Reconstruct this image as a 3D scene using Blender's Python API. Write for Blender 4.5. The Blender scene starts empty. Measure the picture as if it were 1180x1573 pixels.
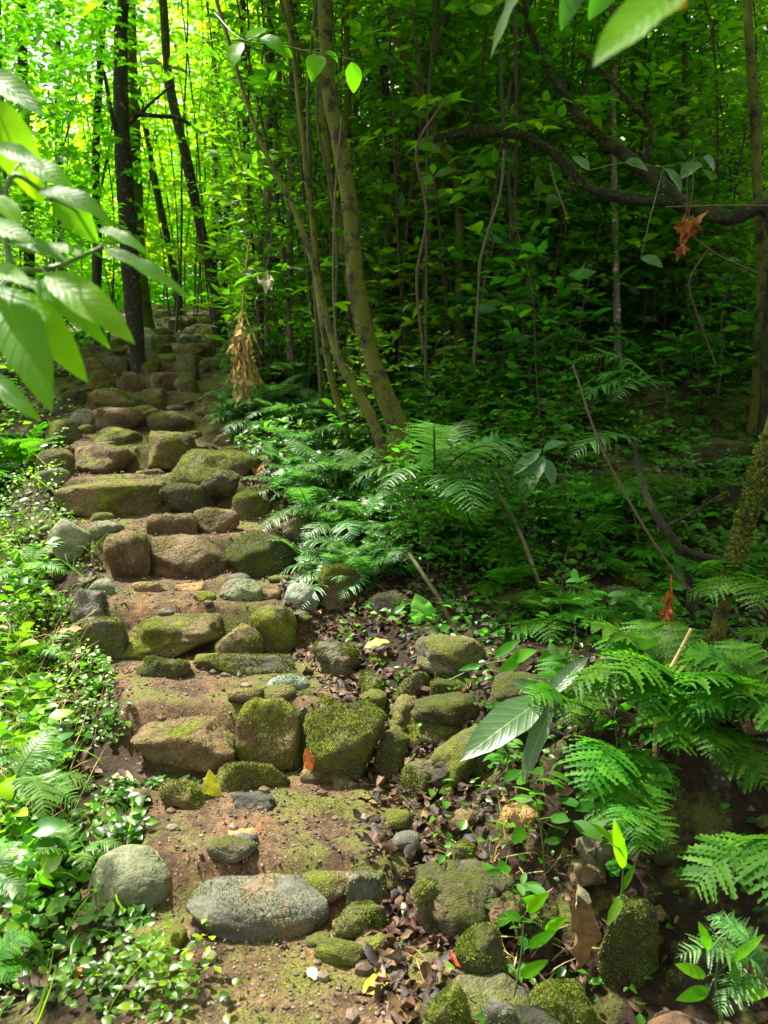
import bpy, bmesh, math, random
import numpy as np
from mathutils import Vector, Matrix

# ------------------------------------------------------------------ camera, world, sun, exposure
scene = bpy.context.scene
COL = scene.collection
R = math.radians
CAM_Z, PITCH, F = 1.55, R(-8.5), 1309.0
cam_d = bpy.data.cameras.new('camera'); cam = bpy.data.objects.new('camera', cam_d); COL.objects.link(cam)
cam.location = (0, 0, CAM_Z); cam.rotation_euler = (R(90) + PITCH, 0, 0)
cam_d.sensor_fit = 'VERTICAL'; cam_d.sensor_height = 36; cam_d.lens = 36 * F / 1573
cam_d.clip_start = 0.05; cam_d.clip_end = 600
cam_d.dof.use_dof = True; cam_d.dof.focus_distance = 3.6; cam_d.dof.aperture_fstop = 4.0
scene.camera = cam
world = bpy.data.worlds.new('World'); scene.world = world; world.use_nodes = True
wn = world.node_tree; bg = wn.nodes['Background']
sky = wn.nodes.new('ShaderNodeTexSky'); sky.sky_type = 'NISHITA'; sky.sun_disc = False
SUN = Vector((-0.45, 0.30, 1.0)).normalized()
sky.sun_elevation = math.asin(SUN.z); sky.sun_rotation = math.atan2(SUN.x, SUN.y)
sky.air_density = 1.0; sky.dust_density = 3.5; sky.ozone_density = 1.0
bg.inputs[1].default_value = 0.12
hs = wn.nodes.new('ShaderNodeHueSaturation'); hs.inputs['Saturation'].default_value = .30   # thin bright cloud: a nearly white sky
tint = wn.nodes.new('ShaderNodeMix'); tint.data_type = 'RGBA'; tint.blend_type = 'MULTIPLY'; tint.inputs['Factor'].default_value = 1; tint.inputs['B'].default_value = (1.06, 1.0, .86, 1)
wn.links.new(sky.outputs[0], hs.inputs['Color']); wn.links.new(hs.outputs[0], tint.inputs['A']); wn.links.new(tint.outputs['Result'], bg.inputs[0])
sd = bpy.data.lights.new('sun', 'SUN'); sd.energy = 5.0; sd.angle = R(1.5); sd.color = (1.0, 0.94, 0.82)
so = bpy.data.objects.new('sun', sd); COL.objects.link(so)
so.rotation_euler = (-SUN).to_track_quat('-Z', 'Y').to_euler()
scene.view_settings.view_transform = 'Standard'; scene.view_settings.look = 'None'
scene.view_settings.gamma = 1; scene.view_settings.exposure = 1.6
cy = scene.cycles
cy.use_denoising = True; cy.max_bounces = 7; cy.diffuse_bounces = 4; cy.transmission_bounces = 5
cy.glossy_bounces = 2; cy.transparent_max_bounces = 4; cy.sample_clamp_indirect = 6
cy.use_adaptive_sampling = True

rng = np.random.default_rng(11)
random.seed(5)
cp, sp = math.cos(PITCH), math.sin(PITCH)
def P(px, py, Y):
    """the world point at forward distance Y seen at photo pixel (px, py)"""
    xn, zn = (px - 590) / F, -(py - 786.5) / F
    d = Vector((xn, cp - zn * sp, sp + zn * cp))
    return Vector((0, 0, CAM_Z)) + d * (Y / d.y)
def W(n, Y): return n / F * Y

# ------------------------------------------------------------------ noise
def _h(ix, iy, iz):
    n = (ix * 374761393 + iy * 668265263 + iz * 2147483647 + 1013904223) & 0xffffffff
    n = ((n ^ (n >> 13)) * 1274126177) & 0xffffffff
    return ((n ^ (n >> 16)) & 0xffff) / 65535.0
def vnoise(p):
    p = np.asarray(p, float); i = np.floor(p).astype(np.int64); f = p - i; f = f * f * (3 - 2 * f)
    r = 0
    for a in (0, 1):
        for b in (0, 1):
            for c in (0, 1):
                w = (f[:, 0] if a else 1 - f[:, 0]) * (f[:, 1] if b else 1 - f[:, 1]) * (f[:, 2] if c else 1 - f[:, 2])
                r = r + w * _h(i[:, 0] + a, i[:, 1] + b, i[:, 2] + c)
    return r * 2 - 1
def fbm(p, o=4):
    p = np.asarray(p, float); r = 0; a = .5
    for k in range(o):
        r = r + a * vnoise(p * 2 ** k + 17.3 * k); a *= .5
    return r

# ------------------------------------------------------------------ ground height
SY = np.array([2.36, 3.15, 3.90, 4.60, 5.25, 5.90, 6.50, 7.10, 7.70, 8.30, 8.90, 9.60, 10.4, 11.5])
TOPPX = [1350, 1098, 936, 825, 733, 688, 632, 600, 574, 553, 538, 523, 508, 490]
SZ = np.array([P(300, a, y + .05).z for a, y in zip(TOPPX, SY)])
EDGE = [(1.0, 200, 700), (2.36, 200, 620), (3.15, 195, 605), (3.9, 140, 480), (4.6, 165, 460), (5.25, 100, 400), (5.9, 105, 335),
        (6.5, 130, 320), (7.1, 130, 305), (7.7, 135, 300), (9, 170, 310), (11.5, 210, 320), (13, 230, 330)]
EY = np.array([e[0] for e in EDGE])
EL = np.array([P(e[1], 800, max(e[0], 2.0)).x for e in EDGE]); ER = np.array([P(e[2], 800, max(e[0], 2.0)).x for e in EDGE])
BOTPX = [1445, 1196, 1008, 888, 790, 730, 661, 632, 600, 586, 560, 545, 530, 512]
SB = np.array([P(300, a, y - .02).z for a, y in zip(BOTPX, SY)])   # foot of every step
def sstep(a, b, x):
    t = np.clip((x - a) / (b - a), 0, 1); return t * t * (3 - 2 * t)
def ground(x, y, fine=True):
    x = np.atleast_1d(np.asarray(x, float)); y = np.atleast_1d(np.asarray(y, float))
    by = np.concatenate([[-200, 0, 1.6], SY + np.clip((SY - 3.5) * .1, 0, .3), [14, 18, 24, 60, 300]])
    bz = np.concatenate([[-1.0, -.16, -.12], SB + .03 + .5 * (SZ - SB) * sstep(4, 7, SY), [SZ[-1] + .35, SZ[-1] + .5, SZ[-1] + .2, SZ[-1] - 1, SZ[-1] + 10]])
    base = np.interp(y, by, bz)
    ty = np.concatenate([[-50, 1.4]] + [[Y + .12, Y + .22] for Y in SY] + [[16]]); tz = [SB[0] - .02, SB[0] - .02]
    for k in range(len(SY)): tz += [SB[k], SZ[k] - .02]
    tread = np.interp(y, ty, np.array(tz + [SZ[-1] + .3]))
    l = np.interp(y, EY, EL); r = np.interp(y, EY, ER)
    m = sstep(l - .12, l + .06, x) * (1 - sstep(r - .06, r + .12, x)) * (1 - sstep(11.6, 12.4, y))
    # banks beside the path
    dr = x - r
    right = .30 * sstep(.15, .9, dr) * np.exp(-((y - 3.0) / .55) ** 2) + .10 * sstep(0, .5, dr) * (y < 8)
    right += .13 * sstep(.8, 3.5, dr) * np.clip(y - 6, 0, 6) + .10 * np.clip(dr - 3, 0, 60) * (y < 60)
    right -= .26 * sstep(.10, .5, dr) * np.exp(-((y - 1.95) / .55) ** 2)
    dl = l - x
    left = -.05 * sstep(0, .4, dl) * (y < 8) + .04 * np.clip(dl - 3, 0, 60)
    right -= .5 * np.exp(-((y - 14) / 2) ** 2) * sstep(6, 1, dr) * 0
    p = np.stack([x, y, 0 * x], 1)
    rough = .10 * fbm(p * .9 + 3, 3) + .05 * fbm(p * 3.3, 3)
    z = (base + right * (dr > 0) + left * (dl > 0) + rough * np.clip(.5 + .1 * y, 0, 2)) * (1 - m) + (tread + .02 * fbm(p * 3, 3)) * m
    if fine: z = z + .012 * fbm(p * 14, 3) + .006 * fbm(p * 45, 2)
    return z
def gz(x, y): return float(ground(x, y)[0])
def on(px, py, lo=1.2, hi=30.):
    """where the sight line through a photo pixel meets the ground"""
    ys = np.linspace(lo, hi, 1500)
    d = P(px, py, 1.0) - Vector((0, 0, CAM_Z))
    x = d.x * ys; z = CAM_Z + d.z * ys
    g = ground(x, ys, False); k = np.argmax(z < g)
    if not (z < g).any(): k = len(ys) - 1
    return Vector((x[k], ys[k], g[k]))

# ------------------------------------------------------------------ mesh collector
class MB:
    def __init__(s): s.v = []; s.q = []; s.t = []; s.d = []; s.n = 0
    def add(s, v, q=None, t=None, d=None):
        v = np.asarray(v, np.float32).reshape(-1, 3); s.v.append(v)
        if d is None: d = np.zeros((len(v), 4), np.float32)
        s.d.append(np.asarray(d, np.float32).reshape(-1, 4))
        if q is not None and len(q): s.q.append(np.asarray(q).reshape(-1, 4) + s.n)
        if t is not None and len(t): s.t.append(np.asarray(t).reshape(-1, 3) + s.n)
        s.n += len(v)
    def mesh(s, name, mat, smooth=True):
        me = bpy.data.meshes.new(name)
        v = np.concatenate(s.v); q = np.concatenate(s.q) if s.q else np.zeros((0, 4), int); t = np.concatenate(s.t) if s.t else np.zeros((0, 3), int)
        me.vertices.add(len(v)); me.vertices.foreach_set('co', v.ravel())
        li = np.concatenate([q.ravel(), t.ravel()]).astype(np.int32)
        me.loops.add(len(li)); me.loops.foreach_set('vertex_index', li)
        st = np.concatenate([np.arange(len(q)) * 4, len(q) * 4 + np.arange(len(t)) * 3]).astype(np.int32)
        me.polygons.add(len(st)); me.polygons.foreach_set('loop_start', st)
        me.polygons.foreach_set('use_smooth', np.full(len(st), smooth))
        me.update(calc_edges=True); me.validate()
        a = me.attributes.new('dat', 'FLOAT_COLOR', 'POINT')
        dd = np.concatenate(s.d)
        if len(dd) == len(me.vertices): a.data.foreach_set('color', dd.ravel())
        me.materials.append(mat)
        return me
    def build(s, name, mat, parent=None, loc=(0, 0, 0), smooth=True):
        o = bpy.data.objects.new(name, s.mesh(name, mat, smooth)); COL.objects.link(o); o.location = loc
        if parent: o.parent = parent
        return o
def tag(o, label, cat, group=None, kind=None):
    if label: o['label'] = label
    if cat: o['category'] = cat
    if group: o['group'] = group
    if kind: o['kind'] = kind
    return o
def empty(name, loc, label, cat, group=None, rz=0):
    o = bpy.data.objects.new(name, None); COL.objects.link(o); o.location = loc; o.rotation_euler = (0, 0, rz)
    o.empty_display_size = .05
    return tag(o, label, cat, group)
def part(name, me, parent, loc=(0, 0, 0), rot=(0, 0, 0), sc=1.0):
    o = bpy.data.objects.new(name, me); COL.objects.link(o); o.parent = parent
    o.location = loc; o.rotation_euler = rot; o.scale = (sc, sc, sc) if np.isscalar(sc) else sc
    return o
def copy_tree(o, parent=None):
    c = o.copy(); COL.objects.link(c); c.parent = parent
    for ch in o.children: copy_tree(ch, c)
    return c

# ------------------------------------------------------------------ materials
def nmat(name):
    m = bpy.data.materials.new(name); m.use_nodes = True; nt = m.node_tree
    return m, nt, nt.nodes['Principled BSDF'], nt.nodes['Material Output']
def N(nt, t, **kw):
    n = nt.nodes.new(t)
    for k, v in kw.items():
        if hasattr(n, k): setattr(n, k, v)
        else: n.inputs[k.replace('_', ' ')].default_value = v
    return n
def ramp(nt, fac, stops):
    r = nt.nodes.new('ShaderNodeValToRGB'); e = r.color_ramp.elements
    while len(e) < len(stops): e.new(.5)
    for k, (p, c) in enumerate(stops):
        e[k].position = p; e[k].color = (*c, 1) if len(c) == 3 else c
    nt.links.new(fac, r.inputs[0]); return r.outputs[0]
def mixc(nt, f, a, b, mode='MIX'):
    m = nt.nodes.new('ShaderNodeMix'); m.data_type = 'RGBA'; m.blend_type = mode
    for s, v in ((m.inputs['Factor'], f), (m.inputs['A'], a), (m.inputs['B'], b)):
        if isinstance(v, (int, float)): s.default_value = v
        elif isinstance(v, tuple): s.default_value = (*v, 1)
        else: nt.links.new(v, s)
    return m.outputs['Result']
def noise(nt, vec, sc, det=4, rough=.55):
    n = nt.nodes.new('ShaderNodeTexNoise'); n.inputs['Scale'].default_value = sc; n.inputs['Detail'].default_value = det; n.inputs['Roughness'].default_value = rough
    if vec is not None: nt.links.new(vec, n.inputs['Vector'])
    return n.outputs['Fac']
def mth(nt, op, a, b=0.0, c=None):
    m = nt.nodes.new('ShaderNodeMath'); m.operation = op
    for k, v in enumerate((a, b) if c is None else (a, b, c)):
        if isinstance(v, (int, float)): m.inputs[k].default_value = v
        else: nt.links.new(v, m.inputs[k])
    return m.outputs[0]
def coords(nt):
    tc = nt.nodes.new('ShaderNodeTexCoord'); oi = nt.nodes.new('ShaderNodeObjectInfo')
    s = nt.nodes.new('ShaderNodeVectorMath'); s.operation = 'ADD'
    m = nt.nodes.new('ShaderNodeMath'); m.operation = 'MULTIPLY'; m.inputs[1].default_value = 37.0
    nt.links.new(oi.outputs['Random'], m.inputs[0])
    nt.links.new(tc.outputs['Object'], s.inputs[0]); nt.links.new(m.outputs[0], s.inputs[1])
    return s.outputs[0], oi.outputs['Random']
def bump(nt, bsdf, h, st, dist=.01):
    b = nt.nodes.new('ShaderNodeBump'); b.inputs['Strength'].default_value = st; b.inputs['Distance'].default_value = dist
    nt.links.new(h, b.inputs['Height']); nt.links.new(b.outputs[0], bsdf.inputs['Normal']); return b.outputs[0]

def leaf_mat(name, cols, tcol, trans=.45, rough=.35, veins=0.0, spec=.5, dry=None):
    """cols: colours spread over the leaves; tcol: light coming through the blade"""
    m, nt, b, out = nmat(name)
    at = N(nt, 'ShaderNodeAttribute', attribute_name='dat'); se = nt.nodes.new('ShaderNodeSeparateColor'); nt.links.new(at.outputs['Color'], se.inputs[0])
    vec, rnd = coords(nt)
    rr = mth(nt, 'FRACT', mth(nt, 'ADD', se.outputs[0], mth(nt, 'MULTIPLY', rnd, .35)))
    stops = [(k / max(1, len(cols) - 1), c) for k, c in enumerate(cols)]
    c = ramp(nt, se.outputs[0], stops)
    if dry: c = mixc(nt, ramp(nt, rr, [(dry[1] - .02, (0, 0, 0)), (dry[1], (1, 1, 1))]), c, dry[0])
    nz = noise(nt, vec, 14, 3)
    c = mixc(nt, 1.0, c, ramp(nt, nz, [(.25, (.62, .66, .6)), (.8, (1.3, 1.25, 1.2))]), 'MULTIPLY')
    hsv = nt.nodes.new('ShaderNodeHueSaturation'); nt.links.new(c, hsv.inputs['Color'])
    nt.links.new(mth(nt, 'ADD', mth(nt, 'MULTIPLY', rnd, .035), .472), hsv.inputs['Hue'])
    nt.links.new(mth(nt, 'ADD', mth(nt, 'MULTIPLY', rnd, .5), .75), hsv.inputs['Value'])
    c = hsv.outputs[0]
    if veins:
        au = mth(nt, 'ABSOLUTE', mth(nt, 'SUBTRACT', se.outputs[1], .5))
        mid = ramp(nt, au, [(.0, (1, 1, 1)), (.035, (0, 0, 0))])
        w = mth(nt, 'SINE', mth(nt, 'MULTIPLY', mth(nt, 'SUBTRACT', se.outputs[2], mth(nt, 'MULTIPLY', au, .45)), 62.0))
        lat = ramp(nt, w, [(.80, (0, 0, 0)), (1.0, (1, 1, 1))])
        v = mth(nt, 'MAXIMUM', mid, mth(nt, 'MULTIPLY', lat, .5))
        c = mixc(nt, mth(nt, 'MULTIPLY', v, veins), c, (.22, .36, .09))
        bump(nt, b, mth(nt, 'SUBTRACT', mth(nt, 'MULTIPLY', w, .3), v), .3, .002)
        hole = noise(nt, vec, 60, 2); c = mixc(nt, mth(nt, 'MULTIPLY', ramp(nt, hole, [(.70, (0, 0, 0)), (.74, (1, 1, 1))]), .7), c, (.16, .12, .03))
    nt.links.new(c, b.inputs['Base Color']); b.inputs['Roughness'].default_value = rough
    b.inputs['Specular IOR Level'].default_value = spec
    tr = nt.nodes.new('ShaderNodeBsdfTranslucent')
    tc = mixc(nt, .5, tcol, mixc(nt, 1.0, c, (4., 4., 2.), 'MULTIPLY'))
    nt.links.new(tc, tr.inputs[0])
    mx = nt.nodes.new('ShaderNodeMixShader'); mx.inputs[0].default_value = trans
    nt.links.new(b.outputs[0], mx.inputs[1]); nt.links.new(tr.outputs[0], mx.inputs[2]); nt.links.new(mx.outputs[0], out.inputs[0])
    return m

def rock_mat(name, A, B, moss, mossA=(.05, .085, .006), mossB=(.22, .27, .018), rough=.8, lichen=.35):
    m, nt, b, out = nmat(name)
    vec, rnd = coords(nt)
    n1 = noise(nt, vec, 3.5, 5); n2 = noise(nt, vec, 18, 6, .7); n3 = noise(nt, vec, 90, 4, .7)
    c = ramp(nt, n1, [(.32, A), (.5, tuple((x + y) / 2 for x, y in zip(A, B))), (.68, B)])
    c = mixc(nt, 1.0, c, ramp(nt, n2, [(.3, (.55, .53, .5)), (.7, (1.35, 1.32, 1.28))]), 'MULTIPLY')
    c = mixc(nt, .6, c, ramp(nt, n3, [(.35, (.5, .5, .5)), (.7, (1.4, 1.4, 1.4))]), 'MULTIPLY')
    # rusty stains and pale lichen spots
    n4 = noise(nt, vec, 6.3, 4)
    c = mixc(nt, mth(nt, 'MULTIPLY', ramp(nt, n4, [(.56, (0, 0, 0)), (.7, (1, 1, 1))]), .45), c, (.25, .13, .05))
    vo = N(nt, 'ShaderNodeTexVoronoi'); vo.inputs['Scale'].default_value = 26; nt.links.new(vec, vo.inputs['Vector'])
    sp_ = mth(nt, 'MULTIPLY', ramp(nt, vo.outputs['Distance'], [(.12, (1, 1, 1)), (.24, (0, 0, 0))]), ramp(nt, noise(nt, vec, 5, 2), [(.5, (0, 0, 0)), (.6, (1, 1, 1))]))
    c = mixc(nt, mth(nt, 'MULTIPLY', sp_, lichen), c, (.34, .38, .28))
    ge = nt.nodes.new('ShaderNodeNewGeometry'); sx = nt.nodes.new('ShaderNodeSeparateXYZ'); nt.links.new(ge.outputs['Normal'], sx.inputs[0])
    mn = noise(nt, vec, 5.5, 6, .65)
    mm = mth(nt, 'ADD', mth(nt, 'MULTIPLY', mn, 1.6), mth(nt, 'MULTIPLY', sx.outputs[2], .10))
    mm = mth(nt, 'ADD', mm, moss - .93)
    mask = ramp(nt, mm, [(.40, (0, 0, 0)), (.66, (.95, .95, .95))])
    mf = noise(nt, vec, 130, 3, .8); mf2 = noise(nt, vec, 11, 4)
    mc = mixc(nt, ramp(nt, mf2, [(.3, (0, 0, 0)), (.7, (1, 1, 1))]), mossA, mossB)
    mc = mixc(nt, 1.0, mc, ramp(nt, mf, [(.3, (.35, .4, .35)), (.7, (1.7, 1.6, 1.5))]), 'MULTIPLY')
    c = mixc(nt, mask, c, mc)
    nt.links.new(c, b.inputs['Base Color'])
    nt.links.new(mth(nt, 'ADD', mth(nt, 'MULTIPLY', mask, .95 - rough), rough), b.inputs['Roughness'])
    b.inputs['Specular IOR Level'].default_value = .35
    h = mth(nt, 'ADD', mth(nt, 'MULTIPLY', n2, .6), mth(nt, 'MULTIPLY', n3, .25))
    h = mth(nt, 'ADD', h, mth(nt, 'MULTIPLY', mask, mth(nt, 'ADD', .5, mth(nt, 'MULTIPLY', mf, 1.2))))
    ck = N(nt, 'ShaderNodeTexVoronoi', feature='DISTANCE_TO_EDGE'); ck.inputs['Scale'].default_value = 3.2
    wv = nt.nodes.new('ShaderNodeVectorMath'); wv.operation = 'ADD'; nz_ = nt.nodes.new('ShaderNodeTexNoise'); nz_.inputs['Scale'].default_value = 7; nt.links.new(vec, nz_.inputs['Vector'])
    nt.links.new(vec, wv.inputs[0]); nt.links.new(nz_.outputs['Color'], wv.inputs[1]); nt.links.new(wv.outputs[0], ck.inputs['Vector'])
    h = mth(nt, 'ADD', h, mth(nt, 'MULTIPLY', ramp(nt, ck.outputs['Distance'], [(0, (0, 0, 0)), (.05, (1, 1, 1))]), mth(nt, 'MULTIPLY', ramp(nt, n4, [(.52, (0, 0, 0)), (.6, (1, 1, 1))]), .22)))
    bump(nt, b, h, 1.0, .026)
    return m

def bark_mat(name, A, B, moss=.4, mossc=(.10, .13, .02)):
    m, nt, b, out = nmat(name)
    vec, rnd = coords(nt)
    mp = nt.nodes.new('ShaderNodeMapping'); mp.inputs['Scale'].default_value = (1, 1, .25); nt.links.new(vec, mp.inputs[0])
    n1 = noise(nt, mp.outputs[0], 40, 6, .75); n2 = noise(nt, vec, 9, 6, .7)
    c = mixc(nt, ramp(nt, n1, [(.35, (0, 0, 0)), (.65, (1, 1, 1))]), A, B)
    c = mixc(nt, ramp(nt, noise(nt, vec, 22, 4), [(.60, (0, 0, 0)), (.66, (1, 1, 1))]), c, tuple(min(.6, x * 2.6 + .05) for x in B))
    mk = ramp(nt, mth(nt, 'ADD', n2, moss - .5), [(.46, (0, 0, 0)), (.56, (1, 1, 1))])
    mf = noise(nt, vec, 140, 2)
    c = mixc(nt, mk, c, mixc(nt, mf, tuple(x * .4 for x in mossc), tuple(x * 1.7 for x in mossc)))
    nt.links.new(c, b.inputs['Base Color']); b.inputs['Roughness'].default_value = .85
    bump(nt, b, mth(nt, 'ADD', n1, mth(nt, 'MULTIPLY', mf, .5)), 1.0, .02)
    return m

def plain_mat(name, cols, rough=.8, trans=0.0, sc=30):
    m, nt, b, out = nmat(name)
    at = N(nt, 'ShaderNodeAttribute', attribute_name='dat'); se = nt.nodes.new('ShaderNodeSeparateColor'); nt.links.new(at.outputs['Color'], se.inputs[0])
    c = ramp(nt, se.outputs[0], [(k / max(1, len(cols) - 1), x) for k, x in enumerate(cols)])
    vec, rnd = coords(nt); n1 = noise(nt, vec, sc, 4, .65)
    c = mixc(nt, 1.0, c, ramp(nt, n1, [(.3, (.5, .5, .5)), (.7, (1.35, 1.35, 1.35))]), 'MULTIPLY')
    nt.links.new(c, b.inputs['Base Color']); b.inputs['Roughness'].default_value = rough
    bump(nt, b, n1, .4, .004)
    if trans:
        tr = nt.nodes.new('ShaderNodeBsdfTranslucent'); nt.links.new(c, tr.inputs[0])
        mx = nt.nodes.new('ShaderNodeMixShader'); mx.inputs[0].default_value = trans
        nt.links.new(b.outputs[0], mx.inputs[1]); nt.links.new(tr.outputs[0], mx.inputs[2]); nt.links.new(mx.outputs[0], out.inputs[0])
    return m

def ground_mat():
    m, nt, b, out = nmat('forest_soil')
    tc = nt.nodes.new('ShaderNodeTexCoord'); vec = tc.outputs['Object']
    at = N(nt, 'ShaderNodeAttribute', attribute_name='dat'); se = nt.nodes.new('ShaderNodeSeparateColor'); nt.links.new(at.outputs['Color'], se.inputs[0])
    n1 = noise(nt, vec, 3, 5); n2 = noise(nt, vec, 25, 6, .75); n3 = noise(nt, vec, 110, 3, .8)
    path = ramp(nt, n1, [(.3, (.06, .038, .020)), (.5, (.125, .082, .045)), (.72, (.18, .080, .042))])
    path = mixc(nt, 1.0, path, ramp(nt, n2, [(.32, (.35, .34, .32)), (.5, (.9, .9, .88)), (.7, (1.6, 1.55, 1.5))]), 'MULTIPLY')
    path = mixc(nt, .8, path, ramp(nt, n3, [(.35, (.45, .45, .45)), (.7, (1.6, 1.55, 1.5))]), 'MULTIPLY')
    path = mixc(nt, 1.0, path, ramp(nt, noise(nt, vec, 5.5, 5, .7), [(.36, (.38, .36, .34)), (.52, (1, 1, 1)), (.68, (1.3, 1.2, 1.1))]), 'MULTIPLY')
    vo = N(nt, 'ShaderNodeTexVoronoi'); vo.inputs['Scale'].default_value = 60; nt.links.new(vec, vo.inputs['Vector'])
    vc = nt.nodes.new('ShaderNodeSeparateColor'); nt.links.new(vo.outputs['Color'], vc.inputs[0])
    peb = mth(nt, 'MULTIPLY', ramp(nt, vo.outputs['Distance'], [(.25, (1, 1, 1)), (.38, (0, 0, 0))]), ramp(nt, vc.outputs[0], [(.55, (0, 0, 0)), (.6, (1, 1, 1))]))
    path = mixc(nt, mth(nt, 'MULTIPLY', peb, .7), path, ramp(nt, vc.outputs[1], [(0, (.08, .065, .05)), (.5, (.16, .125, .09)), (1, (.22, .19, .15))]))
    hum = ramp(nt, n2, [(.3, (.006, .004, .002)), (.55, (.022, .013, .006)), (.75, (.06, .028, .012))])
    mossn = noise(nt, vec, 4.2, 5, .6)
    mc = mixc(nt, ramp(nt, n3, [(.3, (0, 0, 0)), (.7, (1, 1, 1))]), (.025, .036, .006), (.15, .16, .03))
    c = mixc(nt, se.outputs[0], hum, path)
    mk = mth(nt, 'ADD', mth(nt, 'MULTIPLY', mth(nt, 'SUBTRACT', mossn, .5), 1.5), mth(nt, 'MULTIPLY', se.outputs[1], .16))
    mask = ramp(nt, mth(nt, 'ADD', mk, mth(nt, 'MULTIPLY', mth(nt, 'SUBTRACT', n2, .5), .5)), [(.08, (0, 0, 0)), (.26, (.8, .8, .8))])
    c = mixc(nt, mask, c, mc)
    nt.links.new(c, b.inputs['Base Color']); b.inputs['Roughness'].default_value = .9; b.inputs['Specular IOR Level'].default_value = .25
    h = mth(nt, 'ADD', mth(nt, 'ADD', mth(nt, 'MULTIPLY', n2, .8), mth(nt, 'MULTIPLY', n3, .4)), mth(nt, 'MULTIPLY', peb, .5))
    bump(nt, b, h, .8, .012)
    return m

G = (.028, .105, .010)
M = dict(
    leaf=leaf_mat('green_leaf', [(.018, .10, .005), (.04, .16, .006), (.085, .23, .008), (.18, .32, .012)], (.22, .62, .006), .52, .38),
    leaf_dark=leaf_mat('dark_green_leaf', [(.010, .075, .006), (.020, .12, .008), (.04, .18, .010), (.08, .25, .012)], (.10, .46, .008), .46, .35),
    leaf_far=leaf_mat('sunlit_colour_leaf', [(.04, .16, .005), (.10, .25, .006), (.20, .36, .008), (.34, .45, .012)], (.48, .76, .006), .6, .5),  # lit version of the green leaf: sunlight put into brighter, yellower colours
    leaf_big=leaf_mat('broad_veined_leaf', [(.018, .13, .002), (.045, .20, .003), (.11, .29, .004)], (.32, .80, .003), .62, .4, veins=.10, spec=.2),
    leaf_pale=leaf_mat('pale_veined_leaf', [(.05, .15, .06), (.08, .20, .08)], (.10, .32, .06), .25, .35, veins=.5, spec=.6),
    fern=leaf_mat('fern_blade', [(.012, .085, .004), (.028, .14, .006), (.07, .22, .010)], (.12, .48, .008), .36, .55, spec=.2),
    fern_silver=leaf_mat('silvery_fern_blade', [(.02, .10, .018), (.045, .17, .032), (.11, .28, .07)], (.08, .36, .03), .28, .42, spec=.5),
    fern_light=leaf_mat('pale_green_fern_blade', [(.06, .19, .03), (.09, .25, .05), (.13, .30, .06)], (.20, .50, .05), .4, .42),
    cover=leaf_mat('creeping_leaf', [(.008, .055, .004), (.025, .12, .007), (.06, .20, .010), (.12, .29, .014), (.22, .38, .02)], (.20, .58, .010), .38, .36, spec=.5),
    litter=plain_mat('dead_leaf', [(.008, .005, .003), (.020, .010, .005), (.04, .017, .007), (.075, .026, .010), (.09, .05, .02), (.21, .13, .05)], .65, .12),
    straw=plain_mat('dry_straw', [(.30, .18, .05), (.52, .38, .12), (.66, .54, .26)], .7, .4),
    orange=plain_mat('orange_dead_leaf', [(.30, .07, .015), (.50, .14, .025), (.55, .22, .06)], .6, .35),
    red=plain_mat('red_dead_leaf', [(.32, .03, .015), (.42, .06, .02)], .6, .3),
    yellow=plain_mat('yellow_leaf', [(.40, .42, .02), (.55, .60, .03)], .5, .35),
    cream=plain_mat('cream_leaf', [(.55, .50, .34), (.62, .58, .42)], .6, .3),
    gravel=plain_mat('small_gravel', [(.06, .045, .03), (.11, .08, .05), (.16, .12, .08), (.22, .18, .13)], .85),
    moss=plain_mat('moss_tuft', [(.03, .06, .004), (.075, .12, .006), (.16, .22, .012), (.28, .32, .02)], .9, .25, 60),
    bark_olive=bark_mat('olive_mossy_bark', (.007, .005, .003), (.045, .034, .014), .56, (.10, .115, .004)),
    bark_dark=bark_mat('dark_bark', (.012, .009, .006), (.045, .034, .022), .30, (.05, .06, .012)),
    bark_pale=bark_mat('pale_bark', (.09, .075, .05), (.26, .23, .16), .40, (.10, .13, .03)),
    bark_moss=bark_mat('mossy_bark', (.004, .003, .0015), (.018, .014, .007), .50, (.03, .045, .003)),
    stem=plain_mat('green_stem', [(.05, .11, .02), (.10, .16, .03)], .5),
    cane=plain_mat('straw_green_cane', [(.03, .04, .01), (.075, .08, .02), (.13, .11, .04)], .6),
    twig=plain_mat('brown_twig', [(.035, .024, .014), (.10, .07, .04)], .8),
    soil=ground_mat(),
)
RM = dict(
    slate=rock_mat('slate_grey_stone', (.045, .05, .04), (.125, .13, .10), .34),
    green=rock_mat('pale_green_stone', (.11, .13, .07), (.23, .25, .155), .34, rough=.75),
    blue=rock_mat('blue_green_stone', (.12, .165, .12), (.23, .29, .21), .24, rough=.7),
    tan=rock_mat('tan_stone', (.075, .048, .022), (.21, .145, .07), .46),
    tanmoss=rock_mat('tan_stone_with_moss', (.075, .055, .022), (.20, .155, .065), .60, (.06, .085, .006), (.24, .27, .018)),
    orange=rock_mat('orange_brown_stone', (.25, .13, .045), (.45, .28, .12), .22),
    brown=rock_mat('brown_stone', (.05, .034, .016), (.19, .13, .065), .46, (.05, .055, .008), (.16, .16, .03)),
    mossy=rock_mat('mossy_stone', (.08, .07, .04), (.17, .15, .08), .66, (.045, .065, .006), (.22, .26, .025)),
    mossgrey=rock_mat('grey_stone_with_moss', (.065, .063, .038), (.17, .16, .10), .58, (.05, .065, .008), (.19, .21, .03)),
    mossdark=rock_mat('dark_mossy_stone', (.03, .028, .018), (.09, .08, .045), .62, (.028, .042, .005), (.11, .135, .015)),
    dark=rock_mat('near_black_stone', (.015, .014, .011), (.05, .045, .032), .42, (.015, .024, .004), (.05, .07, .010)),  # near-black stone colours, as rough as most of the others
)

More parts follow.
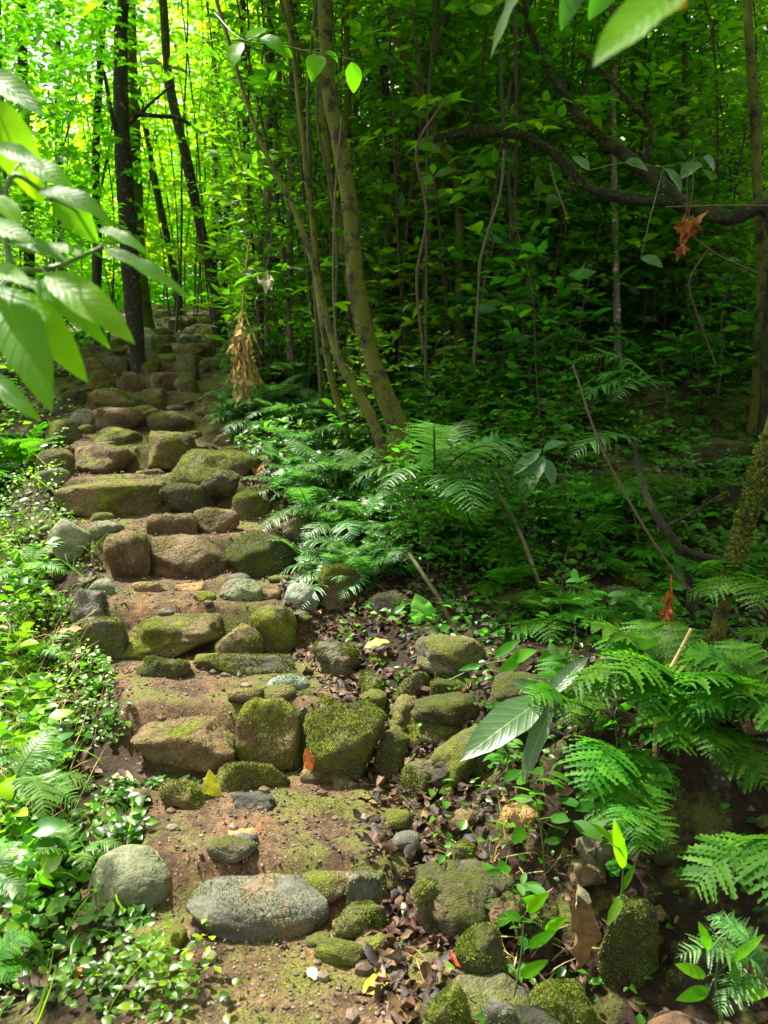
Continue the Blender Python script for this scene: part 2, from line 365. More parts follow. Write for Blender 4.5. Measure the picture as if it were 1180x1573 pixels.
# ------------------------------------------------------------------ shape generators
def unit(a):
    a = np.asarray(a, float); return a / np.maximum(np.linalg.norm(a, axis=-1, keepdims=True), 1e-9)
def leaves(mb, pos, dr, up, L, Wd, rows=3, fold=.25, droop=.25, rnd=None, wave=0.0, shape=.42):
    """blades: a grid of rows x 2 quads each, folded along the midrib and bent down"""
    pos = np.atleast_2d(np.asarray(pos, float)); n = len(pos)
    dr = unit(np.broadcast_to(np.asarray(dr, float), pos.shape)); up = np.broadcast_to(np.asarray(up, float), pos.shape)
    side = unit(np.cross(dr, up)); nm = np.cross(side, dr)
    L = np.broadcast_to(np.asarray(L, float), (n,)); Wd = np.broadcast_to(np.asarray(Wd, float), (n,))
    if rnd is None: rnd = rng.random(n)
    droop = np.broadcast_to(np.asarray(droop, float), (n,))
    if rows == 1:
        T = [(0, 0), (.45, -1), (.45, 1), (1, 0)]
        t = np.array([a for a, b in T]); s = np.array([b for a, b in T]); w = np.abs(s) * .5
    else:
        ts = np.linspace(0, 1, rows + 1); t = np.repeat(ts, 3); s = np.tile([-1, 0, 1], rows + 1)
        pr = np.sin(np.pi * ts ** (.5 + shape)) ** .8 * .5; pr[0] = .02; pr[-1] = .006
        w = np.repeat(pr, 3) * np.abs(s)
    x = t[None] * np.cos(droop[:, None] * t[None] * .8)
    z = -droop[:, None] * t[None] ** 2 * .6 + fold * w[None] * (Wd / L)[:, None]
    if wave: z = z + wave * np.sin(t * 17 + s * 1.3)[None] * w[None]
    v = pos[:, None] + dr[:, None] * (x * L[:, None])[..., None] + side[:, None] * ((s * w)[None] * Wd[:, None])[..., None] + nm[:, None] * (z * L[:, None])[..., None]
    k = len(t); off = (np.arange(n) * k)[:, None, None]
    d = np.zeros((n, k, 4)); d[..., 0] = rnd[:, None]; d[..., 1] = (s * .5 + .5)[None]; d[..., 2] = t[None]; d[..., 3] = 1
    if rows == 1:
        f = np.array([[0, 1, 3], [0, 3, 2]])[None] + off; mb.add(v.reshape(-1, 3), t=f.reshape(-1, 3), d=d)
    else:
        f = np.array([[a * 3 + b, a * 3 + b + 1, a * 3 + b + 4, a * 3 + b + 3] for a in range(rows) for b in (0, 1)])[None] + off
        mb.add(v.reshape(-1, 3), q=f.reshape(-1, 4), d=d)
def tube(mb, pts, rad, sides=7, rough=0.0, rnd=.5, seed=0):
    pts = np.asarray(pts, float); n = len(pts); rad = np.broadcast_to(np.asarray(rad, float), (n,))
    tg = unit(np.gradient(pts, axis=0)); ref = np.array([1., 0, 0]) if abs(tg[0][0]) < .8 else np.array([0, 1., 0])
    a = np.linspace(0, 2 * np.pi, sides, endpoint=False); V = []
    for i in range(n):
        u = ref - tg[i] * ref.dot(tg[i]); u /= np.linalg.norm(u); w = np.cross(tg[i], u); ref = u
        V.append(pts[i] + rad[i] * (np.cos(a)[:, None] * u + np.sin(a)[:, None] * w))
    V = np.array(V)
    if rough:
        c = pts[:, None]; dd = V - c
        k = 1 + rough * fbm(V.reshape(-1, 3) * 4 + seed, 3).reshape(n, sides)
        V = c + dd * k[..., None]
    q = [[i * sides + j, i * sides + (j + 1) % sides, (i + 1) * sides + (j + 1) % sides, (i + 1) * sides + j] for i in range(n - 1) for j in range(sides)]
    d = np.zeros((n * sides, 4)); d[:, 0] = rnd
    mb.add(V.reshape(-1, 3), q=q, d=d)
    for e in (0, n - 1):
        base = mb.n; mb.add(np.vstack([V[e], pts[e][None]]), t=[[j, (j + 1) % sides, sides] for j in range(sides)], d=np.full((sides + 1, 4), rnd))
def spline(ctrl, n):
    c = np.asarray(ctrl, float); k = len(c)
    if k == 2: return c[0] + (c[1] - c[0]) * np.linspace(0, 1, n)[:, None]
    e = np.vstack([2 * c[0] - c[1], c, 2 * c[-1] - c[-2]]); o = []
    for u in np.linspace(0, k - 1, n):
        i = min(int(u), k - 2); t = u - i; a, b, d, f = e[i:i + 4]
        o.append(.5 * (2 * b + (d - a) * t + (2 * a - 5 * b + 4 * d - f) * t * t + (3 * b - a - 3 * d + f) * t ** 3))
    return np.array(o)
ICO = {}
def ico(n):
    if n not in ICO:
        bm = bmesh.new(); bmesh.ops.create_icosphere(bm, subdivisions=n, radius=1)
        ICO[n] = (np.array([v.co[:] for v in bm.verts]), np.array([[v.index for v in f.verts] for f in bm.faces])); bm.free()
    return ICO[n]
def rock_shape(dim, p, seed, facets=6, sub=4, rough=1.15):
    r_ = np.random.default_rng(seed); d, f = ico(sub); d = unit(d)
    sg = d * 1.0
    rad = (np.abs(sg) ** p).sum(1) ** (-1 / p)
    for k in range(facets):
        nn = unit(r_.normal(size=3) * [1, 1, .8]); off = r_.uniform(.66, .95)
        dt = sg @ nn; lim = np.where(dt > .05, off / np.maximum(dt, .05), 9)
        rad = -np.log(np.exp(-rad * 34) + np.exp(-lim * 34)) / 34
    rad = rad * (1 + rough * (.22 * fbm(d * 1.5 + seed * 3.7, 3) + .09 * fbm(d * 4.5 + seed, 4) + .035 * fbm(d * 15 + seed, 3) + (.02 * fbm(d * 42 + seed, 2) if sub > 4 else 0)))
    v = d * rad[:, None] * np.asarray(dim) / 2
    return v, f

def frond(L, npin, pl, lobes, e0, e1, seed, depth=.55, wide=.26, tmin=.12):
    """a fern frond along +X: rachis plus pinnae, every pinna a toothed blade"""
    r_ = np.random.default_rng(seed); mb = MB()
    n = 24; t = np.linspace(0, 1, n); el = np.radians(e0 + (e1 - e0) * t ** 1.2); st = L / (n - 1)
    x = np.concatenate([[0], np.cumsum(np.cos(el) * st)[:-1]]); z = np.concatenate([[0], np.cumsum(np.sin(el) * st)[:-1]])
    y = .06 * L * np.sin(t * 2.2) * r_.uniform(-1, 1)
    pts = np.stack([x, y, z], 1)
    tube(mb, pts, np.linspace(.011, .003, n) * L, 5, rnd=.1)
    for i in range(npin):
        u = tmin + (1 - tmin) * (i + .5) / npin; k = u * (n - 1); a = int(k); b = min(a + 1, n - 1)
        p0 = pts[a] + (pts[b] - pts[a]) * (k - a); tg = unit(pts[min(a + 1, n - 1)] - pts[max(a - 1, 0)])
        env = (np.sin(np.pi * min(1, (u - tmin) / (1 - tmin) * .80 + .22)) ** .75)
        for s in (-1, 1):
            pL = pl * L * env * r_.uniform(.88, 1.08)
            if pL < .01 * L or r_.random() < .03: continue
            wide_ = wide * r_.uniform(.75, 1.2); curl = r_.uniform(.05, .42); bend = r_.uniform(-.12, .18)
            sd = np.array([0, s, 0.]); upv = unit(np.cross(tg, sd) * s)
            if upv[2] < 0: upv = -upv
            dr = unit(sd * 1.0 + tg * r_.uniform(.42, .6) + upv * r_.uniform(-.1, .15))
            m = max(4, int(lobes * env + 2)); q = 2 * m + 1; tt = np.linspace(0, 1, q)
            wb = wide_ * pL * (1 - tt * .92) ** .7 * (.45 + .55 * np.minimum(1, tt * 5 + .3))
            wb = np.where(np.arange(q) % 2 == 1, wb, wb * (1 - depth)); wb[-1] = 0.001
            side = unit(np.cross(dr, upv)); nm = np.cross(side, dr)
            wb[1:-1] *= r_.uniform(.75, 1.2, q - 2)
            cen = p0 + dr * (tt * pL)[:, None] + tg * (bend * pL * tt ** 2)[:, None] - np.array([0, 0, 1.]) * (curl * pL * tt ** 2)[:, None]
            sk = (np.arange(q) % 2 == 1) * pL / q * .9
            Lf = cen + side * (wb * .5)[:, None] + dr * sk[:, None] + nm * (wb * .10)[:, None]; Rt = cen - side * (wb * .5)[:, None] + dr * sk[:, None] + nm * (wb * .10)[:, None]
            V = np.concatenate([Lf, cen, Rt]); f = []
            for j in range(q - 1):
                f += [[j, q + j, q + j + 1, j + 1], [q + j, 2 * q + j, 2 * q + j + 1, q + j + 1]]
            d = np.zeros((3 * q, 4)); d[:, 0] = r_.uniform(0, 1); d[:, 1] = np.repeat([1, .5, 0], q); d[:, 2] = np.tile(tt, 3)
            mb.add(V, q=f, d=d)
    return mb

# ------------------------------------------------------------------ the ground sheet
def axis(lo, hi, step, far, grow=1.17):
    a = list(np.arange(lo, hi, step)); s = step
    while a[-1] < far: s *= grow; a.append(a[-1] + s)
    s = step; b = []
    x = lo
    while x > -far: s *= grow; x -= s; b.append(x)
    return np.array(b[::-1] + a)
gx = axis(-3.4, 2.6, .035, 300); gy = axis(1.3, 9.0, .035, 300)
X, Yg = np.meshgrid(gx, gy); xs, ys = X.ravel(), Yg.ravel()
zs = ground(xs, ys)
l_, r_ = np.interp(ys, EY, EL), np.interp(ys, EY, ER)
nz = .12 * fbm(np.stack([xs * 3, ys * 3, xs * 0], 1), 3)
pm = sstep(l_ - .10, l_ + .12, xs + nz) * (1 - sstep(r_ - .12, r_ + .14, xs + nz)) * (1 - sstep(9.5, 12, ys))
edge = np.exp(-((xs - r_ + .15) / .25) ** 2) + .8 * (ys > 5) + .3
nx_, ny_ = len(gx), len(gy)
ii = np.arange(nx_ * ny_).reshape(ny_, nx_)
q = np.stack([ii[:-1, :-1], ii[:-1, 1:], ii[1:, 1:], ii[1:, :-1]], -1).reshape(-1, 4)
mb = MB(); d = np.zeros((len(xs), 4)); d[:, 0] = pm; d[:, 1] = np.clip(edge, 0, 1); mb.add(np.stack([xs, ys, zs], 1), q=q, d=d)
tag(mb.build('ground', M['soil']), 'reddish brown earth of the path and the forest floor', None, kind='structure')

# ------------------------------------------------------------------ rocks
def add_rock(x0, y0, x1, y1, Y, mat, label, p=3.0, facets=6, dep=.75, yaw=0.0, tilt=0.0, moss=0, cat='rock', group=None, name='rock', topf=.80):
    """photo box of the stone at distance Y; it is sunk into the ground under it"""
    xc = (x0 + x1) / 2
    if Y < 6 and gz(P(xc, y1, Y).x, Y) > P(xc, y1, Y).z + .015: Y = min(Y, max(Y - .6, on(xc, y1).y + .03))   # a stone stands where its foot shows
    w = W(x1 - x0, Y); bot = P((x0 + x1) / 2, y1, Y).z; top = P((x0 + x1) / 2, y0, Y + w * dep * (.85 if p > 2.7 else .65)).z
    c = P((x0 + x1) / 2, (y0 + y1) / 2, Y + w * dep * .5)
    g = gz(c.x, Y - .03)
    b = min(bot, g) - .05
    if 'long flat moss' in label: b = bot - .03
    h = max(top - b, .05); seed = int(x0 * 7 + y0 * 13)
    v, f = rock_shape((w * 1.06, w * dep, h * 1.05), p, seed, facets, 5 if Y < 4.2 else 4, .45 if p < 2.45 or 'slate-grey' in label else .9)
    cy_, sy_ = math.cos(yaw), math.sin(yaw); ct, st = math.cos(tilt), math.sin(tilt)
    v = v @ np.array([[ct, 0, -st], [0, 1, 0], [st, 0, ct]]).T
    v = v @ np.array([[cy_, -sy_, 0], [sy_, cy_, 0], [0, 0, 1]]).T
    cz = b + h / 2
    mb = MB(); mb.add(v, t=f)
    o = mb.build(name, RM[mat], None, (c.x, Y + w * dep * .5, cz)); tag(o, label, cat, group)
    if moss:
        r = np.random.default_rng(seed)
        a, bb, cc = v[f[:, 0]], v[f[:, 1]], v[f[:, 2]]; nrm = np.cross(bb - a, cc - a); ar = np.linalg.norm(nrm, axis=1); nrm = nrm / ar[:, None]
        cen = (a + bb + cc) / 3
        wgt = ar * np.clip(nrm[:, 2] + .35, 0, 1) * sstep(-.12, .18, fbm(cen * 9 + seed, 3) + moss * .25 - .05)
        n = int(min(9000, moss * 3800)); k = r.choice(len(f), n, p=wgt / wgt.sum())
        s = r.random((n, 2)); s = np.where(s.sum(1, keepdims=True) > 1, 1 - s, s)
        pos = a[k] + (bb - a)[k] * s[:, :1] + (cc - a)[k] * s[:, 1:]
        mm = MB(); L = r.uniform(.004, .0095, n)
        leaves(mm, pos - nrm[k] * .001, nrm[k] + r.normal(size=(n, 3)) * .55, r.normal(size=(n, 3)), L, L * .45, 1, rnd=np.clip(.5 + .4 * fbm(pos * 14, 2) + r.normal(size=n) * .18, 0, 1))
        mm.build('moss', M['moss'], o)
    return o
ROCKS = [
 # lowest step and the stones round the lowest tread
 (276,1350,512,1445,2.34,'slate','long slate-grey boulder with a moss-tinged left end forming the lowest step',2.7,3,.62,.05,0,.35),
 (122,1302,278,1402,2.46,'green','smooth pale green-grey boulder at the left end of the lowest step',2.3,3,.8,0,0,0),
 (520,1332,606,1392,2.46,'slate','angular grey slab at the right end of the lowest step',4,9,.7,.4,-.25,.2),
 (512,1385,600,1432,2.32,'mossgrey','low mossy stone under the angular grey slab',2.8,6,.7,.2,0,.6),
 (145,1256,270,1300,2.80,'slate','flat dark grey slab above the smooth pale green boulder',4,7,.45,-.1,.03,0),
 (340,1256,432,1298,2.86,'orange','flat orange-tan stone lying in the middle of the reddish tread',4,8,.8,.15,0,0),
 (240,1196,332,1254,3.00,'tanmoss','wedge-shaped brown stone beside the upright yellow leaf',3.4,9,.7,.3,-.3,.25),
 (352,1212,425,1256,3.02,'slate','flat grey slab leaning behind the upright yellow leaf',4,8,.6,-.35,.15,0),
 (330,1162,452,1225,3.10,'mossgrey','dull mossy stone sunk under the large brown step boulder',3,6,.5,0,0,.8),
 (460,1232,580,1268,2.98,'mossgrey','low moss-covered hump in the reddish tread under the big green boulder',2.5,4,.7,0,0,.9),
 (400,1318,560,1362,2.62,'mossgrey','broad mossy swelling in the dirt behind the slate boulder',2.3,4,.7,0,0,1.0),
 # second step
 (203,1090,364,1196,3.14,'tan','large rounded brown boulder forming the left half of the second step',3.0,4,.65,0,0,.3),
 (365,1068,466,1162,3.16,'tanmoss','rounded olive-brown boulder with one dark pit beside the big green one',2.5,4,.8,0,0,.7),
 (468,1074,594,1204,3.06,'mossy','largest boulder of the second step, bright green with moss all over',3.2,8,.75,.25,0,2.2),
 (602,1085,720,1160,3.25,'mossy','wide dark green boulder at the right end of the second step',2.8,6,.75,-.2,.05,1.2),
 (573,1122,628,1198,3.16,'mossgrey','narrow grey stone wedged between two green mossy boulders',3,7,.8,0,0,.3),
 (548,1030,596,1082,3.5,'mossy','small square mossy stone above the bright green boulder',3.5,7,.8,.2,0,.6),
 (606,1030,662,1086,3.5,'mossgrey','grey stone with mossy edge leaning among dead leaves',3.8,9,.6,.5,-.5,.5),
 (660,1040,716,1086,3.55,'mossdark','dark round mossy stone furthest right along the second tread',2.6,5,.8,0,0,.6),
 (554,1000,622,1032,3.72,'tanmoss','flat yellow-green slab on the dead leaves at the path edge',4,8,.7,.15,-.1,.5),
 (438,1058,532,1100,3.36,'mossy','flat moss-topped stone behind the bright green boulder',3,6,.6,0,0,1.4),
 (410,1034,476,1066,3.55,'blue','flat greenish pebble half buried in the second tread',2.2,3,.8,0,0,.2),
 (452,1090,480,1125,3.3,'slate','small grey stone squeezed behind the rounded olive-brown boulder',2.8,6,.8,0,0,0),
 (618,1165,682,1230,3.0,'mossgrey','mossy stone at the path edge below the wide dark green boulder',2.8,7,.8,.3,0,.5),
 # third step
 (188,932,362,1008,3.88,'tanmoss','big flat-topped boulder forming the third step, tan streaked with green',4.2,7,.6,0,0,.4),
 (330,958,402,1004,3.80,'tan','small egg-shaped brown and green stone in front of the third step',2.1,2,.8,0,0,0),
 (380,930,457,998,3.92,'tanmoss','rounded boulder with a mossy face at the right of the third step',2.4,4,.85,0,0,.4),
 (434,895,487,946,4.12,'blue','smooth upright blue-green stone behind the rounded mossy-faced boulder',2.2,3,.9,0,0,0),
 (480,866,556,950,4.2,'mossy','ragged yellow-green moss boulder beside the smooth blue-green stone',2.6,7,.9,0,0,2.0),
 (122,945,205,1012,3.84,'mossgrey','mossy boulder buried at the left end of the third step',2.8,6,.8,0,0,.8),
 (115,905,170,960,4.05,'slate','dark grey stone above the buried left boulder of the third step',2.8,6,.8,0,0,.2),
 (140,888,188,922,4.3,'green','small greyish stone at the left end of the gravelly tread',2.6,5,.8,0,0,0),
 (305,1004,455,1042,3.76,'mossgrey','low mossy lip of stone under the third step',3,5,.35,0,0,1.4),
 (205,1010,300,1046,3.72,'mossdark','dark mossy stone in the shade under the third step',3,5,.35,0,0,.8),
 (270,893,313,913,4.42,'orange','small brick-like tan stone at the foot of the long fourth step',5,4,.8,.1,0,0),
 (205,892,258,915,4.42,'tan','long low tan stone beside the brick-like one',4.5,5,.6,-.1,0,0),
 (338,888,402,928,4.3,'green','grey-green rounded stone on the gravelly tread of the third step',2.4,4,.85,0,0,.1),
 (395,903,432,924,4.22,'tan','small flat buff stone beside the grey-green rounded one',3.5,6,.9,0,0,0),
 (270,925,330,945,4.15,'slate','thin grey stone lying flat behind the flat-topped third step',3,5,.7,0,0,0),
 (485,975,550,1045,3.66,'mossgrey','sloping grey stone with bright moss at the right edge of the third step',3,7,.9,0,.4,1.2),
 # fourth step
 (226,822,358,890,4.56,'brown','long brown block forming the left half of the fourth step',4.4,6,.6,0,0,.5),
 (350,812,452,884,4.60,'mossdark','dark mossy block forming the right half of the fourth step',3.8,7,.7,-.15,-.05,.9),
 (163,815,227,882,4.56,'tan','rounded brown boulder at the left end of the fourth step',2.5,4,.9,0,0,.3),
 (75,791,142,840,4.78,'green','pale grey-green round stone at the edge of the creepers',2.3,3,.85,0,0,0),
 (132,800,190,838,4.82,'green','pale stone half covered by creepers beside the round pale one',2.6,5,.8,0,0,.2),
 (228,788,302,830,4.98,'brown','low curved brown stone on the fourth tread',3,5,.5,.1,0,0),
 (295,780,368,822,4.98,'brown','low curved dark brown stone with a pale top on the fourth tread',3,5,.5,-.1,0,0),
 (360,752,418,802,5.15,'mossy','small bright mossy stone at the right end of the fourth tread',2.5,5,.9,0,0,.8),
 # fifth step
 (100,728,260,790,5.22,'tanmoss','widest block of the flight, tan with a green left face, forming the fifth step',4.4,6,.6,0,0,.3),
 (255,694,388,758,5.36,'mossy','long flat moss-covered stone at the right of the fifth step',3.8,8,.6,.1,-.08,1.2),
 (312,722,372,758,5.25,'mossdark','mossy stone under the long flat moss-covered one',3,6,.6,0,0,.6),
 (58,720,106,762,5.5,'green','grey stone in the creepers at the left of the fifth step',2.6,5,.8,0,0,.2),
 (250,742,330,792,5.2,'mossdark','dark stone propping up the left part of the long flat moss-covered one',3,6,.6,0,0,.4),
 # sixth step
 (112,684,222,730,5.86,'tan','long brown and grey block forming the left half of the sixth step',3.8,4,.6,0,0,0),
 (217,667,318,714,5.90,'tanmoss','bright green-topped block forming the right half of the sixth step',4,7,.65,.12,-.1,.5),
 (60,690,112,735,5.9,'mossgrey','mossy stone at the left end of the sixth step',2.8,5,.8,0,0,.5),
 (150,655,228,688,6.22,'mossy','mossy block behind the sixth step',3.4,6,.6,0,0,.4),
 (225,662,262,680,6.2,'mossy','small mossy knob between the sixth and seventh steps',2.5,5,.8,0,0,.2),
 # seventh and higher steps
 (146,627,230,660,6.52,'brown','dark reddish-brown block forming the seventh step',4.4,5,.6,0,0,0),
 (228,632,312,662,6.55,'mossgrey','broad mossy stone at the right of the reddish-brown block',3.2,7,.7,0,0,.4),
 (72,645,128,692,6.3,'mossy','mossy hummock of stone left of the sixth and seventh steps',2.4,5,.8,0,0,.5),
 (106,630,150,660,6.6,'mossgrey','small flat stone left of the reddish-brown block',3,6,.8,0,0,.2),
 (139,598,210,632,7.08,'tanmoss','rounded tan block forming the left half of the eighth step',3.8,4,.6,0,0,0),
 (208,598,262,630,7.12,'mossgrey','grey-green stone forming the right half of the eighth step',3.2,7,.8,.2,0,.2),
 (137,571,178,600,7.68,'tanmoss','squarish left stone of the ninth step',4,5,.7,0,0,0),
 (180,573,226,600,7.68,'tan','brown middle stone of the ninth step',3.6,5,.7,0,0,0),
 (226,573,271,599,7.68,'tan','yellowish right stone of the ninth step',3.6,5,.7,0,0,0),
 (268,548,306,584,7.9,'mossgrey','taller rounded stone at the right end of the ninth step',2.5,5,.8,0,0,.2),
 (268,578,304,606,7.5,'mossy','round bright mossy stone below the taller rounded stone',2.3,4,.8,0,0,.3),
 (98,600,140,632,7.2,'mossdark','dark mossy stone left of the eighth step',2.8,6,.8,0,0,0),
 (215,514,245,532,9.4,'green','pale rounded cobble beside the dark trunk foot',2.2,3,.9,0,0,0),
 # stones right of the upper flight
 (326,668,366,694,6.3,'tan','pale flat stone below the hanging straw-coloured leaves',3,6,.8,0,0,0),
 (372,676,412,704,6.1,'mossgrey','grey-green slanting stone right of the hanging straw-coloured leaves',3.2,7,.8,.3,.2,.2),
 (395,700,440,730,5.8,'mossgrey','half buried mossy stone among dead leaves beside the fifth step',2.8,6,.8,0,0,.2),
 (430,795,500,835,4.9,'mossgrey','pale mossy stone under the silvery ferns',2.8,6,.8,0,0,.3),
 # bottom right bank
 (752,1214,872,1290,2.78,'orange','orange-brown boulder with a mossy left shoulder under the fern fronds',3,7,.75,.2,.05,.6),
 (632,1340,712,1432,2.3,'mossgrey','grey-green boulder beside the red litter at the path edge',2.8,6,.8,.2,.2,.8),
 (680,1288,732,1348,2.55,'mossy','small mossy boulder above the grey-green one at the path edge',2.8,6,.8,0,0,.7),
 (700,1415,792,1502,2.08,'mossdark','dark boulder with a mossy rim low on the right bank',2.8,7,.8,0,.2,.9),
 (915,1372,1012,1508,2.2,'mossdark','tall dark mossy boulder standing right of the curled brown dead leaf',3.2,6,.7,0,0,1.2),
 (838,1296,905,1368,2.5,'mossgrey','grey stone behind the curled brown dead leaf',2.8,6,.8,0,0,.3),
 (812,1505,926,1590,1.92,'mossy','bright green moss-capped boulder at the foot of the right bank',2.5,5,.85,0,0,2.2),
 (738,1526,808,1600,1.9,'slate','smooth dark grey stone left of the bright moss-capped boulder',2.4,4,.85,0,0,.2),
 (648,1496,732,1590,1.9,'mossy','low mossy stone at the path edge beside the red fallen leaf',2.6,6,.9,0,0,1.3),
 (790,1400,860,1490,2.25,'dark','dark stone low on the bank between two mossy boulders',3,7,.8,0,0,.3),
 (1020,1440,1110,1530,2.15,'dark','black stone in the hollow under the right hand fern',3,7,.8,.3,0,.2),
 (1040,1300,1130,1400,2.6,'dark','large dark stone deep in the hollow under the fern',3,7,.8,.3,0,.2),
 (720,1150,770,1200,3.0,'mossdark','dark mossy stone beneath the broad pale leaf',2.8,6,.8,0,0,.3),
 # dim blocks on the slope at right
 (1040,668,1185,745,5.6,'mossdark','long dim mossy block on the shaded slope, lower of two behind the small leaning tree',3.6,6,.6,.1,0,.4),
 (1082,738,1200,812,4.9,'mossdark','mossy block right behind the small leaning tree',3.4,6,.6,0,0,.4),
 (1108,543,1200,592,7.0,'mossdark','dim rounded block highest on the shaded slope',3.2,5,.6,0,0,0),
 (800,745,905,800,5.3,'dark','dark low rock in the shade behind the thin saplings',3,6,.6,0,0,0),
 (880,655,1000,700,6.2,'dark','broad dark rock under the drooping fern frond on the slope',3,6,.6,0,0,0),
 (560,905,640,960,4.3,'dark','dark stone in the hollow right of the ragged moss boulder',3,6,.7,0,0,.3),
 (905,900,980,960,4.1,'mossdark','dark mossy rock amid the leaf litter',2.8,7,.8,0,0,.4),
]
for a in ROCKS:
    x0, y0, x1, y1, Y, mt, lab, p, fc, dep, yaw, tilt, mo = a
    if 'moss' in mt and mo < .45: mo = .45
    if Y > 3 and p >= 3.3 and ('step' in lab or 'block' in lab): p += 1.6; dep = max(dep, .85); fc += 3
    elif p > 2.45 and 'slate-grey' not in lab: p += .5; fc += 3
    if mt in ('tan', 'brown') and Y < 7 and x1 - x0 > 60: mo = max(mo, .3)
    add_rock(x0, y0, x1, y1, Y, mt, lab, p, fc, dep, yaw, tilt, mo)
# many small stones of the topmost treads, which nothing tells apart
r = np.random.default_rng(4)
for k in range(46):
    row = k % 6; py = [560, 549, 536, 524, 510, 496][row]; Y = [8.25, 8.7, 9.3, 9.9, 10.7, 11.6][row]
    px = r.uniform(135 + row * 12, 330); w = r.uniform(22, 46)
    if abs(px - 205) < 22 and row < 3: continue
    add_rock(px - w / 2, py - w * .22, px + w / 2, py + w * .36, Y + r.uniform(-.15, .15), ['mossgrey', 'tanmoss', 'slate', 'mossy', 'tan'][k % 5],
             'small rough stone in the heap that forms the topmost steps', 3, 6, .8, r.uniform(-.5, .5), 0, 0, group='small stones of the topmost steps')
# filler stones wedged into the joints behind and between the big step stones
for i in range(11):
    l, rr_ = np.interp(SY[i], EY, EL), np.interp(SY[i], EY, ER)
    for k in range(7):
        y = SY[i] + (r.uniform(.16, .30) if k % 2 else r.uniform(-.10, -.02)); x = r.uniform(l + .02, rr_); w = r.uniform(.05, .13)
        v, f = rock_shape((w * 1.3, w, w * .6), 3.2, 3000 + i * 9 + k, 7, 3, .9); mb = MB(); mb.add(v, t=f)
        o = mb.build('rock', RM[['mossgrey', 'tan', 'tanmoss', 'slate', 'mossy'][(i + k) % 5]], None, (x, y, gz(x, y) + w * .07)); o.rotation_euler.z = r.uniform(-.5, .5)
        tag(o, 'small flat stone wedged into the soil at a joint of the steps', 'rock', 'filler stones in the joints of the steps')
# small stones half buried along the flight sides
for k in range(30):
    s = 1 if k % 2 else -1; y = r.uniform(2.3, 8.3); e = np.interp(y, EY, ER if s > 0 else EL)
    x = e + s * r.uniform(-.05, .32); w = r.uniform(.06, .15)
    v, f = rock_shape((w, w * .8, w * .7), 2.8, 900 + k, 6, 3); mb = MB(); mb.add(v, t=f)
    o = mb.build('rock', RM[['mossgrey', 'tan', 'slate', 'mossy', 'mossdark'][k % 5]], None, (x, y, gz(x, y) + w * .12)); o.rotation_euler.z = r.uniform(0, 6)
    tag(o, 'fist sized stone half buried along the edge of the stepped path', 'rock', 'small stones along the path edges')

for k in range(48):
    y = r.uniform(1.85, 3.6); x = np.interp(y, EY, ER) + .08 + r.random() ** 1.3 * 1.5; w = r.uniform(.06, .26)
    v, f = rock_shape((w * 1.2, w * .85, w * r.uniform(.45, .8)), 2.9, 1900 + k, 7, 4); mb = MB(); mb.add(v, t=f)
    o = mb.build('rock', RM[['mossgrey', 'mossy', 'mossdark', 'mossdark', 'dark', 'brown'][k % 6]], None, (x, y, gz(x, y) + w * .08)); o.rotation_euler.z = r.uniform(0, 6)
    tag(o, 'small mossy stone in the rubble between the path and the glossy ferns', 'rock', 'rubble stones on the right bank')

# ------------------------------------------------------------------ gravel and leaf litter
mb = MB(); r = np.random.default_rng(8); d0, f0 = ico(1)
n = 3200; yy = 1.5 + 7 * r.random(n) ** 1.5; el, er = np.interp(yy, EY, EL), np.interp(yy, EY, ER)
xx = el + (er - el) * r.uniform(-.05, 1.08, n); zz = ground(xx, yy)
sz = r.uniform(.003, .009, n) * (1 + (r.random(n) < .05) * 2.2)
for i in range(n):
    mb.add(d0 * sz[i] * r.uniform(.6, 1.2, 3) + [xx[i], yy[i], zz[i] + sz[i] * .2], t=f0, d=np.full((len(d0), 4), r.random()))
tag(mb.build('gravel', M['gravel'], smooth=False), 'small gravel and crumbs of earth on the treads', None, kind='stuff')

def litter(n, xs, ys, Lr, seed, name, label, mat='litter', clump=True):
    r = np.random.default_rng(seed); mb = MB()
    z = ground(xs, ys); n = len(xs)
    e = .03; nx = (ground(xs - e, ys, False) - ground(xs + e, ys, False)) / (2 * e); ny = (ground(xs, ys - e, False) - ground(xs, ys + e, False)) / (2 * e)
    up = unit(np.stack([nx, ny, np.ones(n)], 1) + r.normal(size=(n, 3)) * .33)
    az = r.uniform(0, 6.28, n); dr = np.stack([np.cos(az), np.sin(az), r.normal(size=n) * .25], 1)
    L = r.uniform(*Lr, n)
    leaves(mb, np.stack([xs, ys, z + r.uniform(.002, .022, n)], 1), dr, up, L, L * r.uniform(.3, .6, n), 4, fold=r.uniform(-.8, 1.2), droop=r.uniform(-.9, .9, n), rnd=r.random(n), wave=.25)
    return tag(mb.build(name, M[mat]), label, None, kind='stuff')
n = 5600; yy = 1.6 + 4.6 * r.random(n) ** 1.25; er = np.interp(yy, EY, ER); xx = er + r.random(n) ** 1.2 * 4 - .08
kp = fbm(np.stack([xx * 1.6, yy * 1.6, xx * 0], 1), 3) > -.12; xx, yy = xx[kp], yy[kp]
litter(n, xx, yy, (.018, .070), 1, 'leaf_litter', 'brown and reddish dead leaves covering the slope right of the path')
n = 1800; yy = r.uniform(2.0, 4.6, n); er = np.interp(yy, EY, ER); xx = er + np.abs(r.normal(size=n)) * .28 - .1
litter(n, xx, yy, (.02, .075), 2, 'leaf_litter', 'denser reddish litter along the right edge of the path')
n = 900; yy = 1.6 + 6 * r.random(n) ** 1.4; el, er = np.interp(yy, EY, EL), np.interp(yy, EY, ER); xx = el + (er - el) * r.random(n)
litter(n, xx, yy, (.008, .03), 3, 'leaf_litter', 'crumbled leaf bits scattered over the treads')
